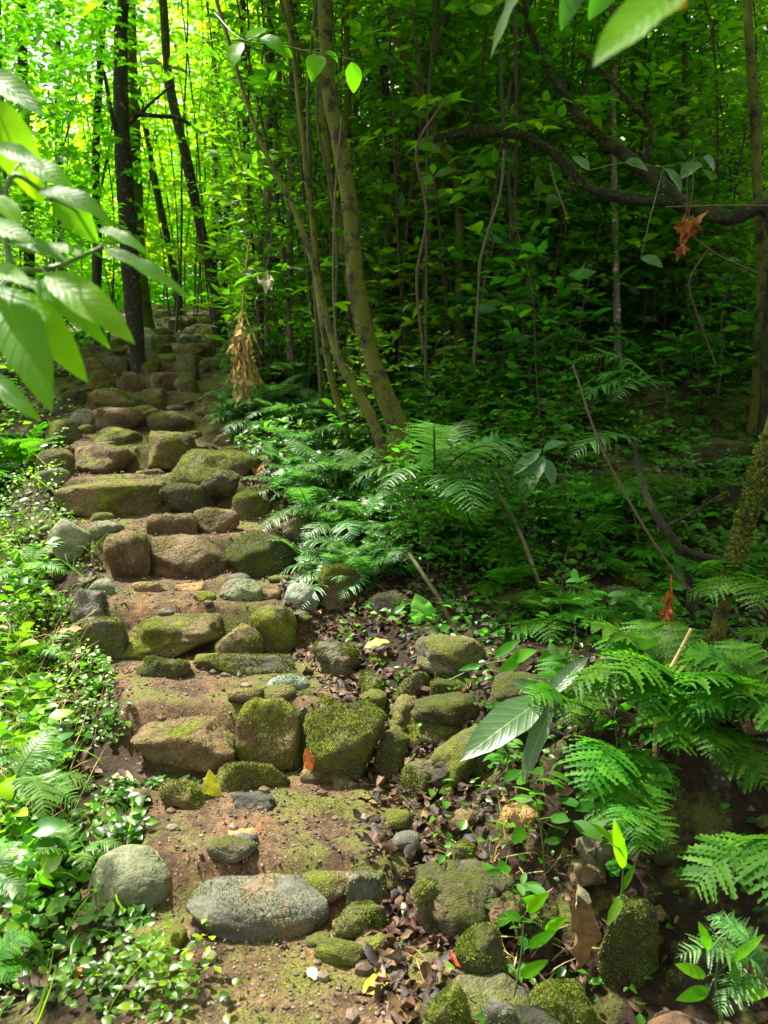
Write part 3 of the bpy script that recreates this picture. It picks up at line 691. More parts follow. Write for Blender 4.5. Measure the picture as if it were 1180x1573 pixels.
n = 2200; yy = r.uniform(1.4, 8, n); el = np.interp(yy, EY, EL); xx = el - r.random(n) * 2.0
litter(n, xx, yy, (.03, .08), 5, 'leaf_litter', 'dead leaves between the creepers left of the path')

# single fallen leaves that stand out
def fallen(b, t, wpx, Y, mat, label, lift=.012, up=(0, -.3, 1), droop=.2, name='fallen_leaf', ground_it=True, fold=.4):
    fold = min(fold, .9)
    if ground_it:
        a, c = on(*b), on(*t); a = Vector((a.x, a.y, gz(a.x, a.y) + lift)); c = Vector((c.x, c.y, gz(c.x, c.y) + lift)); Y = a.y
    else: a, c = P(*b, Y), P(*t, Y)
    mb = MB(); L = (c - a).length
    leaves(mb, [(0, 0, 0)], [tuple(c - a)], [up], [L], [W(wpx, Y) * 1.3], 18, fold=fold, droop=droop, rnd=np.array([random.random()]), wave=.10)
    o = mb.build(name, M[mat], None, a); return tag(o, label, 'leaf')
fallen((328,1248),(322,1184),24,3.0,'yellow','yellow-green leaf with dark specks standing upright on the red tread',ground_it=False,up=(.3,-1,.2))
fallen((596,1518),(556,1532),26,2,'yellow','yellow-green leaf lying flat on the bare dirt in front of the lowest step')
fallen((690,1470),(722,1498),26,2,'red','bright red dead leaf beside the low mossy stone')
fallen((618,1412),(634,1400),22,2,'cream','small cream leaf scrap on the red litter at the path edge')
fallen((656,968),(640,912),30,3.95,'fern_light','pale green leaf standing up from the litter beyond the blue-green stone',ground_it=False,up=(.2,-1,.2))
fallen((205,1205),(170,1194),16,3,'straw','curled buff leaf at the edge of the creepers above the flat grey slab')
fallen((560,1018),(598,1005),16,3.6,'yellow','bright yellow leaf on the flat slab at the path edge',lift=.06)
fallen((478,1185),(470,1150),14,3.05,'orange','small tan leaf stuck between the two mossy boulders of the second step',ground_it=False,up=(.3,-1,.2))
fallen((90,1012),(140,1006),10,3.4,'orange','narrow orange leaf on top of the creepers left of the third step',lift=.13)
fallen((955,935),(975,955),30,4.1,'litter','rounded brown dead leaf beside the dark mossy rock')
fallen((880,1370),(898,1500),42,2.15,'litter','long curled brown dead leaf hanging before the tall dark mossy boulder',ground_it=False,up=(.6,-1,.1),fold=1.6)
fallen((885,1395),(890,1360),26,2.15,'cream','cream dead leaf tip above the long curled brown leaf',ground_it=False,up=(.6,-1,.1),fold=1.2)
fallen((960,905),(990,900),22,4.0,'yellow','tan-yellow leaf on the litter above the rounded brown one',lift=.04)
fallen((375,722),(420,748),14,5.3,'orange','orange-tan dead leaf beside the long flat moss-covered stone',lift=.06)
fallen((130,1478),(118,1520),16,2,'orange','orange dead leaf in the creepers at the foot of the path')
fallen((225,1452),(250,1430),14,2,'red','narrow red-orange leaf in the creepers below the smooth pale green boulder')
fallen((645,1045),(672,1022),10,3.4,'straw','pale curled dead leaf among the stones right of the second step',lift=.07)
fallen((475,1500),(485,1515),14,2,'cream','small yellowish leaf on the dirt in front of the slate boulder')

# ------------------------------------------------------------------ ground cover on the left
def cover(n, reg, Lr, hmax, seed, mat, name, label, clump=2.2, rows=3, wr=(.55, .8)):
    r = np.random.default_rng(seed); x, y = reg(r, n); p = np.stack([x, y, x * 0], 1)
    k = fbm(p * clump + seed, 3); keep = k > -.12 + .0 * x; x, y, k = x[keep], y[keep], k[keep]; n = len(x)
    h = hmax * np.clip(.25 + k * 1.8, .1, 1) * r.random(n) ** .6
    az = r.uniform(0, 6.28, n); dr = np.stack([np.cos(az), np.sin(az) - .25, r.normal(size=n) * .35], 1)
    up = np.stack([r.normal(size=n) * .35, -.25 + r.normal(size=n) * .35, np.ones(n)], 1)
    L = r.uniform(*Lr, n); mb = MB()
    leaves(mb, np.stack([x, y, ground(x, y) + h + .01], 1), dr, up, L, L * r.uniform(*wr, n), rows, fold=.35, droop=r.uniform(0, .6, n), rnd=np.clip(.35 + k * .8 + r.normal(size=n) * .22, 0, 1), shape=.3)
    return tag(mb.build(name, M[mat]), label, None, kind='stuff')
def regL(a, b, w0, w1, inn=.04):
    def f(r, n):
        y = r.uniform(a, b, n); el = np.interp(y, EY, EL); return el + inn - w0 - (w1 - w0) * r.random(n) ** 1.2, y
    return f
cover(4300, regL(1.5, 3.9, -.02, 1.3, 0), (.014, .055), .17, 21, 'cover', 'ground_cover', 'bright creeping leaves crowding the left side of the lower steps', rows=5)
cover(9000, regL(3.2, 6.2, 0, 2.6, 0), (.014, .034), .16, 22, 'cover', 'ground_cover', 'small-leaved creepers on the bank left of the middle steps')
cover(6000, regL(6.0, 12, .05, 4.5, 0), (.025, .06), .22, 23, 'leaf', 'ground_cover', 'low leafy growth left of the upper steps')
def regR(a, b, w0, w1):
    def f(r, n):
        y = r.uniform(a, b, n); er = np.interp(y, EY, ER); return er + w0 + (w1 - w0) * r.random(n), y
    return f
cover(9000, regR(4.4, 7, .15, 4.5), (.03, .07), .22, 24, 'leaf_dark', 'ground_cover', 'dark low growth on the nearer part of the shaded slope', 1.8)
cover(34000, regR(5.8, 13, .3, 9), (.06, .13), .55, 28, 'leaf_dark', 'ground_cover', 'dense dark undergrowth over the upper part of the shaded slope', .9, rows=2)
cover(2600, regR(1.7, 4.8, .12, 2.6), (.015, .045), .08, 25, 'leaf_dark', 'ground_cover', 'sparse small leaves on the right bank', 3)
cover(4000, regR(1.2, 5.2, 1.8, 5), (.03, .07), .14, 37, 'leaf_dark', 'ground_cover', 'low plants on the bank past the glossy ferns', 2.2, rows=4)
cover(3000, regR(3.7, 5.4, .35, 3.5), (.025, .06), .16, 29, 'leaf_dark', 'ground_cover', 'patchy low plants over the litter of the dark hollow', 2.6, rows=4)
cover(500, lambda r, n: (P(250, 800, 3.1).x + r.normal(size=n) * .13, 3.02 + r.normal(size=n) * .04), (.018, .03), .10, 26, 'cover', 'ground_cover', 'creepers hanging over the face of the large brown boulder', rows=5)
cover(300, lambda r, n: (P(185, 800, 2.2).x + r.normal(size=n) * .11, 2.15 + r.normal(size=n) * .08), (.022, .04), .12, 27, 'cover', 'ground_cover', 'leaves in front of the smooth pale green boulder', rows=5)
# moss along the path edges
r = np.random.default_rng(31); n = 60000; y = 1.8 + 5.5 * r.random(n); e = np.interp(y, EY, ER); x = e - .05 + r.normal(size=n) * .22
x[: n // 3] = (np.interp(y, EY, EL) + (np.interp(y, EY, ER) - np.interp(y, EY, EL)) * r.random(n))[: n // 3]
k = fbm(np.stack([x * 4.5, y * 4.5, x * 0 + 5], 1), 3) + r.normal(size=n) * .06; kp = k > .22; x, y, k = x[kp], y[kp], k[kp]; n = len(x)
mb = MB(); L = r.uniform(.004, .011, n)
leaves(mb, np.stack([x, y, ground(x, y)], 1), np.stack([r.normal(size=n) * .5, r.normal(size=n) * .5, np.ones(n)], 1), r.normal(size=(n, 3)), L, L * .5, 1, rnd=np.clip(.4 + k + r.normal(size=n) * .15, 0, 1))
tag(mb.build('moss_carpet', M['moss']), 'moss growing on the dirt of the treads', None, kind='stuff')
# dry grass at the left edge
def strands(n, x, y, Lr, seed, mat, name, label, wd=.0035, lean=.5):
    r = np.random.default_rng(seed); az = r.uniform(0, 6.28, n); dr = np.stack([np.cos(az) * lean, np.sin(az) * lean, r.uniform(.4, 1, n)], 1)
    mb = MB(); L = r.uniform(*Lr, n)
    leaves(mb, np.stack([x, y, ground(x, y) - .01], 1), dr, r.normal(size=(n, 3)), L, np.full(n, wd) * r.uniform(.7, 1.5, n), 4, droop=r.uniform(.2, 1.3, n), rnd=r.random(n))
    return tag(mb.build(name, M[mat]), label, None, kind='stuff')
r = np.random.default_rng(33)
n = 260; y = r.uniform(2.8, 4.2, n); strands(n, P(15, 800, 1).x * y + r.normal(size=n) * .1, y, (.15, .42), 34, 'straw', 'dry_grass', 'straw-coloured dry grass standing at the left edge of the bank')
n = 170; y = r.uniform(2.1, 2.7, n); strands(n, .30 + (y - 2.1) * .3 + r.normal(size=n) * .1, y, (.08, .2), 35, 'straw', 'dry_grass', 'wisps of yellowed grass on the stones of the right bank', .003, .9)
n = 420; y = r.uniform(1.9, 6, n); strands(n, np.interp(y, EY, EL) - .05 - r.random(n) * 1.1, y, (.10, .28), 38, 'cover', 'green_grass', 'grass blades standing among the creepers left of the steps', .006, .6)
n = 500; y = r.uniform(3, 8, n); e = np.interp(y, EY, ER); strands(n, e + .2 + r.random(n) * 3.5, y, (.1, .4), 36, 'twig', 'dead_twigs', 'fine dead twigs littering the shaded slope', .003, 1.6)

# ------------------------------------------------------------------ ferns
FR = {}
def frond_set(key, mat, L, npin, pl, lobes, depth, wide):
    FR[key] = [frond(L, npin, pl, lobes, e0, e1, 50 + i, depth, wide).mesh('frond', M[mat]) for i, (e0, e1) in enumerate([(55, -35), (40, -60), (25, -55), (70, -15), (10, -60)])]
frond_set('fern', 'fern', 1.0, 14, .37, 6, .55, .44)
frond_set('silver', 'fern_silver', 1.0, 22, .27, 9, .55, .26)
frond_set('light', 'fern_light', 1.0, 20, .27, 9, .5, .27)
def fern(x, y, z, size, label, kind='fern', n=7, az=None, group=None, name='fern', var=None, seed=0):
    r = np.random.default_rng(int(abs(x * 100) + abs(y * 1000)) + seed)
    t = empty(name, (x, y, z), label, 'fern', group)
    azs = [math.radians(a) for a in az] if az else [2 * math.pi * (k + r.uniform(-.3, .3)) / n for k in range(n)]
    for k, a in enumerate(azs):
        v = var[k % len(var)] if var else int(r.integers(0, 4))
        part('frond', FR[kind][v], t, (0, 0, 0), (r.uniform(-.25, .25), 0, a), size * r.uniform(.8, 1.15))
    return t
def fern_at(px, py, Y, size, label, **k):
    p = P(px, py, Y); g = gz(p.x, p.y); return fern(p.x, p.y, max(p.z, g - .02) if k.pop('lift', True) else g, size, label, **k)
fern_at(668, 742, 4.45, .60, 'large silvery-green fern spreading from the foot of the main leaning tree', kind='silver', az=[-60, -25, -95, -130, 15, -160, -75, 60], var=[0, 1, 3, 1, 0, 1, 2, 3])
fern_at(622, 852, 4.35, .30, 'short silvery frond tuft hanging over the dark hollow', kind='silver', az=[-150, -110, 170], var=[4, 1, 2])
fern_at(1010, 598, 4.6, .50, 'green fern on the shaded slope with a yellowing leaflet', kind='silver', az=[-165, -140, 170, 150], var=[2, 2, 1, 0], name='fern')
fern_at(985, 680, 4.4, .46, 'single drooping grey-green fern frond over the dark slope', kind='silver', az=[-155], var=[2])
fern_at(905, 528, 6.0, .45, 'fern frond reaching left high on the slope', kind='silver', az=[175, 200, 20], var=[2, 1, 2])
fern_at(1010, 1045, 2.72, .33, 'big glossy green fern spreading over the right bank', az=[-115, -60, -150, -25, 175, 25, 60, 120, -90, 95, -135, -80, -40, -165], var=[1, 0, 1, 0, 3, 0, 3, 0, 4, 3, 0, 2, 2, 1])
fern_at(1090, 1120, 2.55, .26, 'low glossy fern tucked between the two big ones', az=[-110, -70, -150, -30, 180, -90], var=[1, 4, 2, 0, 3, 2])
fern_at(965, 1235, 2.4, .20, 'ragged fern fronds hanging in front of the dark hollow', az=[-90, -60, -120, -100], var=[4, 4, 1, 2])
fern_at(1150, 1075, 2.5, .30, 'second glossy fern crowding the big one, its fronds drooping forward', az=[-120, -90, -150, -60, 160, -20, 90, 200], var=[0, 1, 0, 1, 3, 0, 3, 1])
fern_at(935, 1150, 2.62, .31, 'long fern fronds hanging down over the bank beside the orange-brown boulder', az=[-70, -95, -120, -30], var=[4, 4, 1, 4])
fern_at(870, 1080, 2.85, .22, 'small glossy fern next to the broad pale leaf', az=[-100, -150, -60, 170, 30, 100], var=[1, 0, 1, 0, 0, 3])
fern_at(1170, 905, 3.2, .30, 'small fern growing in front of the small leaning tree', az=[175, 155, -160, -120], var=[2, 0, 1, 1])
fern_at(1175, 1290, 2.3, .32, 'dark fern hanging at the edge of the hollow', az=[-150, -110, -80], var=[4, 1, 4])
fern_at(1180, 1500, 1.95, .26, 'blue-green fern low on the bank beside the black stone', kind='silver', az=[150, 185, -150, 110], var=[3, 0, 2, 0])
fern_at(20, 1205, 2.55, .27, 'pale yellow-green fern fanning over the creepers', kind='light', az=[10, -20, 40, -50, 70], var=[2, 2, 0, 1, 3])
fern_at(-15, 1360, 2.2, .15, 'blue-green fern at the foot of the left bank', kind='silver', az=[0, -30, 35, 65], var=[2, 1, 0, 3])
fern_at(-20, 1490, 1.95, .13, 'dark green fern partly hidden by creepers at the foot of the left bank', az=[10, -25, 45], var=[2, 1, 0])
fern_at(45, 880, 4.2, .24, 'small pale fern among the creepers left of the fourth step', kind='light', n=6)
FS = [(455, 640, 6.0, .45), (520, 700, 5.4, .42), (470, 720, 5.3, .34), (560, 740, 4.9, .36), (440, 690, 5.7, .32), (500, 770, 4.9, .30), (590, 640, 6.2, .5),
      (420, 600, 6.9, .42), (640, 600, 6.6, .55), (540, 590, 6.6, .45), (460, 560, 7.4, .5), (385, 560, 7.7, .4), (635, 430, 8.8, .6), (460, 790, 4.75, .26), (535, 800, 4.55, .28)]
for i, (px, py, Y, s) in enumerate(FS):
    p = P(px, py, Y); g = gz(p.x, Y)
    fern(p.x, Y, g, s, 'silvery green fern in the thick growth between the steps and the leaning tree', kind='silver', n=9, group='ferns between the steps and the leaning tree')
r = np.random.default_rng(77)
for i in range(34):
    y = r.uniform(4.15, 7.2); x = np.interp(y, EY, ER) + r.uniform(.18, .42 + .17 * (y - 3.4))
    fern(x, y, gz(x, y), r.uniform(.22, .40), 'silvery green fern in the thick growth between the steps and the leaning tree', kind='silver', n=8, group='ferns between the steps and the leaning tree')
for i in range(44):
    y = r.uniform(4.6, 10.5); x = r.uniform(.3, .45 * y + .6)
    fern(x, y, gz(x, y), r.uniform(.35, .6), 'green fern growing in the shade of the right hand slope', kind='fern' if i % 3 else 'silver', n=7, group='ferns on the shaded slope')
for i in range(12):
    y = r.uniform(5.5, 10.5); x = np.interp(y, EY, EL) - r.uniform(.3, 1.6)
    fern(x, y, gz(x, y), r.uniform(.3, .5), 'green fern beside the upper steps on the side of the dark trunk', kind='fern', n=7, group='ferns left of the upper steps')

# ------------------------------------------------------------------ trees
def crown_mesh(seed, rad, n, L, mat, flat=.6):
    """leaf sprays spread through an uneven volume"""
    r = np.random.default_rng(seed); mb = MB(); nc = n // 16
    c = unit(r.normal(size=(nc, 3))) * (r.random((nc, 1)) ** .45) * rad * [1, 1, flat]
    c += .25 * rad * np.stack([fbm(c * 1.1 + k * 9, 2) for k in range(3)], 1)
    az = r.uniform(0, 6.28, nc); sd = np.stack([np.cos(az), np.sin(az), r.uniform(-.5, .25, nc)], 1)
    for c0, s0 in zip(c, sd):
        k = 16; t = np.linspace(0, 1, k)[:, None]; side = np.cross(s0, [0, 0, 1]); side /= np.linalg.norm(side)
        ln = L * r.uniform(3, 5)
        pos = c0 + s0 * t * ln + side * (np.where(np.arange(k) % 2, 1, -1)[:, None]) * .02 - np.array([0, 0, 1]) * t ** 2 * ln * .3
        dr = s0 * .6 + side * np.where(np.arange(k) % 2, 1, -1)[:, None] + r.normal(size=(k, 3)) * .25 + np.array([0, 0, -.25])
        l = L * r.uniform(.6, 1.2, k)
        leaves(mb, pos, dr, np.array([0, 0, 1.]) + r.normal(size=(k, 3)) * .4, l, l * .42, 2, rnd=np.clip(r.uniform(0, .8) + r.normal(size=k) * .15, 0, 1), droop=.3)
    return mb.mesh('crown', mat)
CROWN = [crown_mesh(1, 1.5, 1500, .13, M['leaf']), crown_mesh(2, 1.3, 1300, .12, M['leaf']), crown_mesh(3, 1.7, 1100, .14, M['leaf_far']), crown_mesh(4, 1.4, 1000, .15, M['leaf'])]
def moss_tufts(t, segs, n):
    q = np.random.default_rng(n); mm = MB()
    for pts, rad in segs:
        k = max(200, int(n / len(segs))); u = q.random(k) * (len(pts) - 1.01); i = u.astype(int); f = (u - i)[:, None]
        c = pts[i] * (1 - f) + pts[i + 1] * f; tg = unit(pts[i + 1] - pts[i]); d = q.normal(size=(k, 3)) + [0, 0, .9]; d = unit(d - tg * (d * tg).sum(1, keepdims=True))
        rr = rad[i][:, None]; keep = fbm(c * 6 + 3, 3) + d[:, 2] * .12 > 0.02
        L = q.uniform(.008, .026, k)
        leaves(mm, (c + d * rr * .97)[keep], (d + q.normal(size=(k, 3)) * .6)[keep], q.normal(size=(k, 3))[keep], L[keep], (L * .5)[keep], 1, rnd=np.clip(.4 + q.normal(size=k) * .2, 0, 1)[keep])
    mm.build('moss', M['moss'], t)
def tree(ctrl, mat, label, top=6.5, crown=0, name='tree', limbs=(), cat='tree', cs=1.0, group=None, n=46, rough=.25):
    """ctrl: (px, py, Y, width px) from the foot up"""
    pts = [P(a, b, Y) for a, b, Y, w in ctrl]; rad = [W(w, Y) * .43 for a, b, Y, w in ctrl]
    g = gz(pts[0].x, pts[0].y)
    f = pts[0]
    base = Vector((f.x, f.y, g))
    if f.z > g + .02: pts.insert(0, Vector((f.x + (f - pts[1]).x * .1, f.y, g - .05))); rad.insert(0, rad[0] * 1.25)
    else: pts[0].z = g - .05
    if top and pts[-1].z < top:
        d = (pts[-1] - pts[-2]).normalized(); k = (top - pts[-1].z) / max(d.z, .3); pts.append(pts[-1] + d * k); rad.append(rad[-1] * .6)
    t = empty(name, base, label, cat, group)
    def rel(ps): return [tuple(p - base) for p in ps]
    if 'thick crooked' in label: rad = [q_ * .64 for q_ in rad]; rough = .55
    mb = MB(); sp_ = spline(rel(pts), n); rr = np.interp(np.linspace(0, 1, n), np.linspace(0, 1, len(rad)), rad)
    rr = rr * (1 + .5 * np.exp(-np.linspace(0, 1, n) * 26))
    sp_ = sp_ + np.stack([fbm(sp_ * 1.3 + 5, 2), fbm(sp_ * 1.3 + 50, 2), 0 * sp_[:, 0]], 1) * np.minimum(rr * .9, .03)[:, None]
    tube(mb, sp_, rr, 14, rough, seed=len(label)); mb.build('trunk', mat, t)
    mossy = 9000 if 'thick crooked' in label else 5000 if ('main olive' in label or 'small leaning' in label) else 0; tufts = []
    for lc in limbs:
        lp = [P(a, b, Y) for a, b, Y, w in lc]; lr = [W(w, Y) * (.31 if 'thick crooked' in label else .46) for a, b, Y, w in lc]
        mb = MB(); m = 24; s2 = spline(rel(lp), m); tube(mb, s2, np.interp(np.linspace(0, 1, m), np.linspace(0, 1, len(lr)), lr), 9, rough, seed=3)
        mb.build('branch', mat, t)
        if mossy: tufts.append((s2, np.interp(np.linspace(0, 1, m), np.linspace(0, 1, len(lr)), lr)))
    if mossy:
        tufts.append((sp_, rr)); moss_tufts(t, tufts, mossy)
    if crown is not None:
        e = pts[-1] - base; part('crown', CROWN[crown], t, e, (0, 0, random.uniform(0, 6)), cs)
    return t
B = M
tree([(612,662,5.7,46),(597,620,5.7,36),(572,545,5.75,30),(548,430,5.8,30),(540,330,5.85,28),(520,210,5.9,27),(503,130,5.95,26),(498,0,6.0,24)], B['bark_olive'],
     'main olive-green mossy tree leaning over the ferns, thickest trunk in the middle', limbs=[[(505,140,5.95,10),(478,100,5.9,7),(452,60,5.8,5),(430,0,5.7,4)]])
tree([(588,705,5.3,22),(575,650,5.35,20),(545,595,5.4,17),(524,555,5.45,16),(506,500,5.5,13),(490,430,5.5,12),(455,330,5.6,10),(415,250,5.7,9),(380,160,5.8,8),(350,60,5.9,7)], B['bark_olive'],
     'thin crooked mossy stem crossing low in front of the main leaning tree', top=5.5, cs=.7)
tree([(530,655,5.9,13),(512,590,5.9,13),(500,520,5.9,12),(490,440,6.0,12),(486,380,6.0,10),(470,250,6.0,9),(455,120,6.1,8),(440,0,6.1,8)], B['bark_olive'],
     'slim upright mossy stem just left of the main leaning tree', top=5.5, cs=.7)
tree([(560,560,6.8,14),(540,440,6.8,16),(520,340,6.8,15),(508,260,6.9,14),(498,180,6.9,13),(490,60,6.9,12)], B['bark_olive'],
     'yellowish mossy stem running close behind the main leaning tree', top=6, cs=.8)
tree([(212,562,8.3,26),(206,470,8.3,30),(200,390,8.35,32),(193,280,8.4,30),(188,180,8.4,26),(186,60,8.5,22),(190,0,8.5,20)], B['bark_dark'],
     'tall nearly black trunk standing on the upper steps', crown=2, top=7.5, limbs=[[(205,175,8.4,8),(240,178,8.4,7),(275,182,8.5,6),(310,205,8.5,4)], [(196,260,8.4,9),(175,190,8.3,7),(160,110,8.2,5)], [(200,190,8.4,7),(230,160,8.5,5),(265,130,8.6,3)]])
tree([(222,500,11.0,34),(216,430,11,26),(210,330,11,26),(206,220,11,24),(202,100,11,22)], B['bark_olive'],
     'olive trunk half hidden behind the nearly black one', crown=2, top=7.5)
tree([(332,455,10.5,20),(318,390,10.5,18),(300,310,10.5,17),(288,250,10.5,17),(270,180,10.6,16),(258,110,10.7,15),(250,0,10.8,14)], B['bark_dark'],
     'dark slanting trunk before the sunlit yellow-green thicket', crown=2, top=8)
tree([(272,440,12.5,13),(258,370,12.5,12),(243,300,12.5,11),(228,220,12.6,10),(215,150,12.7,10)], B['bark_dark'],
     'thin dark trunk bending between the nearly black trunk and the slanting one', crown=2, top=8)
tree([(345,425,13,11),(346,370,13,10),(350,320,13,10),(358,260,13,9)], B['bark_dark'], 'thin forked dark stem right of the slanting trunk', crown=2, top=7, limbs=[[(346,365,13,7),(335,330,13,6),(330,290,13,5)]])
tree([(330,430,14,12),(330,350,14,12),(332,270,14,11),(330,150,14,10)], B['bark_dark'], 'straight thin trunk in the yellow-green light behind the slanting trunk', crown=2, top=7)
tree([(150,470,9.5,15),(152,380,9.5,15),(148,300,9.5,14),(150,200,9.6,13),(155,100,9.6,12)], B['bark_dark'], 'slim dark trunk left of the nearly black one', crown=2, top=7)
tree([(48,480,10,22),(46,400,10,20),(44,300,10,20),(40,200,10,18),(36,90,10,16)], B['bark_dark'], 'dark trunk behind the broad leaves close to the lens', crown=2, top=7.5)
tree([(100,500,12,13),(95,400,12,13),(92,280,12,12),(90,150,12,11)], B['bark_dark'], 'shadowy thin trunk between the broad leaves and the slim dark trunk', crown=2, top=7.5)
tree([(15,430,8.6,8),(12,360,8.6,8),(8,270,8.6,7),(4,150,8.6,7)], B['cane'], 'pale yellowish stem at the very left', crown=1, top=6, cs=.7)
tree([(1085,1045,3.15,34),(1105,960,3.2,30),(1125,880,3.25,28),(1145,810,3.3,27),(1165,740,3.35,26),(1192,650,3.4,25),(1230,520,3.5,26)], B['bark_olive'],
     'small leaning mossy tree rising from behind the glossy ferns', crown=3, top=4.5, cs=.7)
tree([(668,470,8.5,20),(672,380,8.5,20),(668,280,8.5,20),(655,150,8.6,20),(650,0,8.6,19)], B['bark_dark'], 'dark straight trunk where the mossy horizontal limb begins', crown=3, top=7.5)
tree([(700,480,8.0,15),(702,400,8.0,16),(698,300,8.0,16),(694,180,8.0,16),(690,60,8.1,15)], B['bark_olive'], 'olive straight trunk beside the dark one near the mossy limb', crown=3, top=7)
tree([(705,300,6.8,13),(672,220,6.8,13),(640,130,6.9,13),(610,60,6.9,12),(590,-20,7.0,11)], B['bark_olive'], 'slanting olive stem crossing above the start of the mossy limb', crown=3, top=7)
tree([(785,470,8.6,18),(782,380,8.6,18),(778,250,8.6,18),(772,120,8.7,18),(770,0,8.7,16)], B['bark_pale'], 'pale mottled trunk crossed by the mossy limb', crown=3, top=7.5)
tree([(940,440,9.0,22),(938,300,9,22),(936,160,9,22),(934,20,9,20)], B['bark_dark'], 'thick dark trunk behind the tangled branches', crown=3, top=7.5)
tree([(1050,450,10,26),(1048,300,10,26),(1044,150,10,25),(1042,0,10,24)], B['bark_dark'], 'broad dark trunk deep in the shade right of the tangled branches', crown=3, top=7.5)
tree([(1172,470,6.2,18),(1170,350,6.2,18),(1164,240,6.3,17),(1156,120,6.3,16),(1150,0,6.4,15)], B['bark_olive'], 'olive trunk at the far right beyond the curled orange leaves', crown=3, top=7)
tree([(610,470,7.6,15),(606,380,7.6,15),(600,260,7.7,14),(592,120,7.7,14),(586,0,7.7,13)], B['bark_dark'], 'dark stem just right of the main leaning tree', crown=3, top=7)
tree([(385,430,10,14),(384,330,10,14),(380,230,10.1,13),(376,110,10.1,12)], B['bark_dark'], 'dark thin trunk above the hanging straw-coloured leaves', crown=0, top=7.5)
tree([(425,440,9.0,13),(424,330,9,13),(428,220,9,12),(420,100,9,12)], B['bark_dark'], 'dark brown stem between the hanging straw leaves and the slim mossy stem', crown=0, top=7)
tree([(470,420,9.5,20),(466,320,9.5,19),(462,200,9.6,18),(455,80,9.6,18)], B['bark_dark'], 'shadowed brown trunk behind the slim upright mossy stem', crown=0, top=7.5)
# tangled mossy limb crossing the slope
tree([(1195,345,6.0,44),(1120,335,6.05,44),(1045,312,6.1,42),(1000,270,6.15,36),(955,235,6.2,30),(900,195,6.3,24),(868,150,6.4,20),(835,95,6.5,18),(812,40,6.5,15),(800,-30,6.6,14)], B['bark_moss'],
     'thick crooked mossy trunk slanting up across the slope from the far right', crown=None, top=0,
     limbs=[[(1040,310,6.1,30),(960,305,6.1,26),(900,285,6.15,24),(870,255,6.2,24),(830,220,6.25,20),(780,204,6.3,22),(735,203,6.3,24),(700,206,6.3,22),(666,214,6.3,16)],
            [(985,262,6.15,18),(1000,200,6.1,13),(960,150,6.0,10),(925,110,6.0,8),(890,82,6.0,5)],
            [(930,215,6.2,10),(890,180,6.2,7),(850,196,6.2,5)], [(700,208,6.3,8),(725,170,6.3,6),(740,110,6.3,5),(748,40,6.3,4)], [(800,205,6.3,9),(812,190,6.3,7),(850,195,6.2,7),(905,200,6.2,5)]])
tree([(1060,900,3.9,15),(1042,842,3.9,17),(1020,810,3.9,16),(1000,775,4.0,13),(985,735,4.1,10),(975,680,4.2,7)], B['bark_moss'],
     'short crooked yellow-mossed stem low on the dark slope', crown=None, top=0, limbs=[[(1042,842,3.9,14),(1080,855,3.85,13),(1115,860,3.8,12)], [(1020,810,3.9,8),(1060,790,3.9,6),(1110,760,3.9,5)]])

# ------------------------------------------------------------------ saplings, shrubs and herbs (prototypes, then copies)
def sapling_meshes(seed, H, nb, bl, L, matleaf, lean=.12, rows=3, aspect=.4, r0=.012, tmin=.15, step=.045, droop=.45, flat=.1):
    r = np.random.default_rng(seed)
    az = r.uniform(0, 6.28); c = [(0, 0, 0), (np.cos(az) * lean * H * .3, np.sin(az) * lean * H * .3, H * .35), (np.cos(az + .5) * lean * H * .8, np.sin(az + .5) * lean * H * .8, H * .7), (np.cos(az) * lean * H * 1.3, np.sin(az) * lean * H * 1.3, H)]
    st = spline(c, 22); sm = MB(); lm = MB(); tube(sm, st, np.linspace(r0, r0 * .3, 22), 7, .1, rnd=r.random())
    for b in range(nb):
        t = tmin + (1 - tmin) * (b + r.random() * .7) / nb; t = min(t, .999); k = t * 21; a = int(k)
        p0 = st[a]; an = b * 2.4 + r.uniform(-.5, .5); ln = bl * r.uniform(.6, 1.25) * (1.1 - .4 * t)
        dd = np.array([np.cos(an), np.sin(an), r.uniform(.15, .7)]); dd /= np.linalg.norm(dd)
        m = max(5, int(ln / step)); u = np.linspace(0, 1, m)[:, None]
        bp = p0 + dd * u * ln - np.array([0, 0, 1]) * u ** 2 * ln * r.uniform(.2, .5)
        tube(sm, bp, np.linspace(r0 * .35, r0 * .12, m), 4, 0, rnd=r.random())
        side = np.cross(dd, [0, 0, 1]); side /= np.linalg.norm(side); sg = np.where(np.arange(m) % 2, 1, -1)[:, None]
        keep = r.random(m) < .92; keep[0] = False
        dr = dd * .55 + side * sg * .9 + r.normal(size=(m, 3)) * .22 + np.array([0, 0, -.1]); dr[-1] = dd
        l = L * r.uniform(.55, 1.15, m) * (.75 + .25 * u[:, 0])
        up = np.array([0, -.15, 1.]) + r.normal(size=(m, 3)) * .55
        if keep.any(): leaves(lm, bp[keep], dr[keep], up[keep], l[keep], (l * aspect)[keep], rows, droop=droop * r.uniform(.3, 1.3, keep.sum()), rnd=np.clip(r.uniform(.1, .75) + r.normal(size=keep.sum()) * .15, 0, 1))
    return sm.mesh('stem', M['twig'] if r0 > .006 else M['stem']), lm.mesh('foliage', M[matleaf])
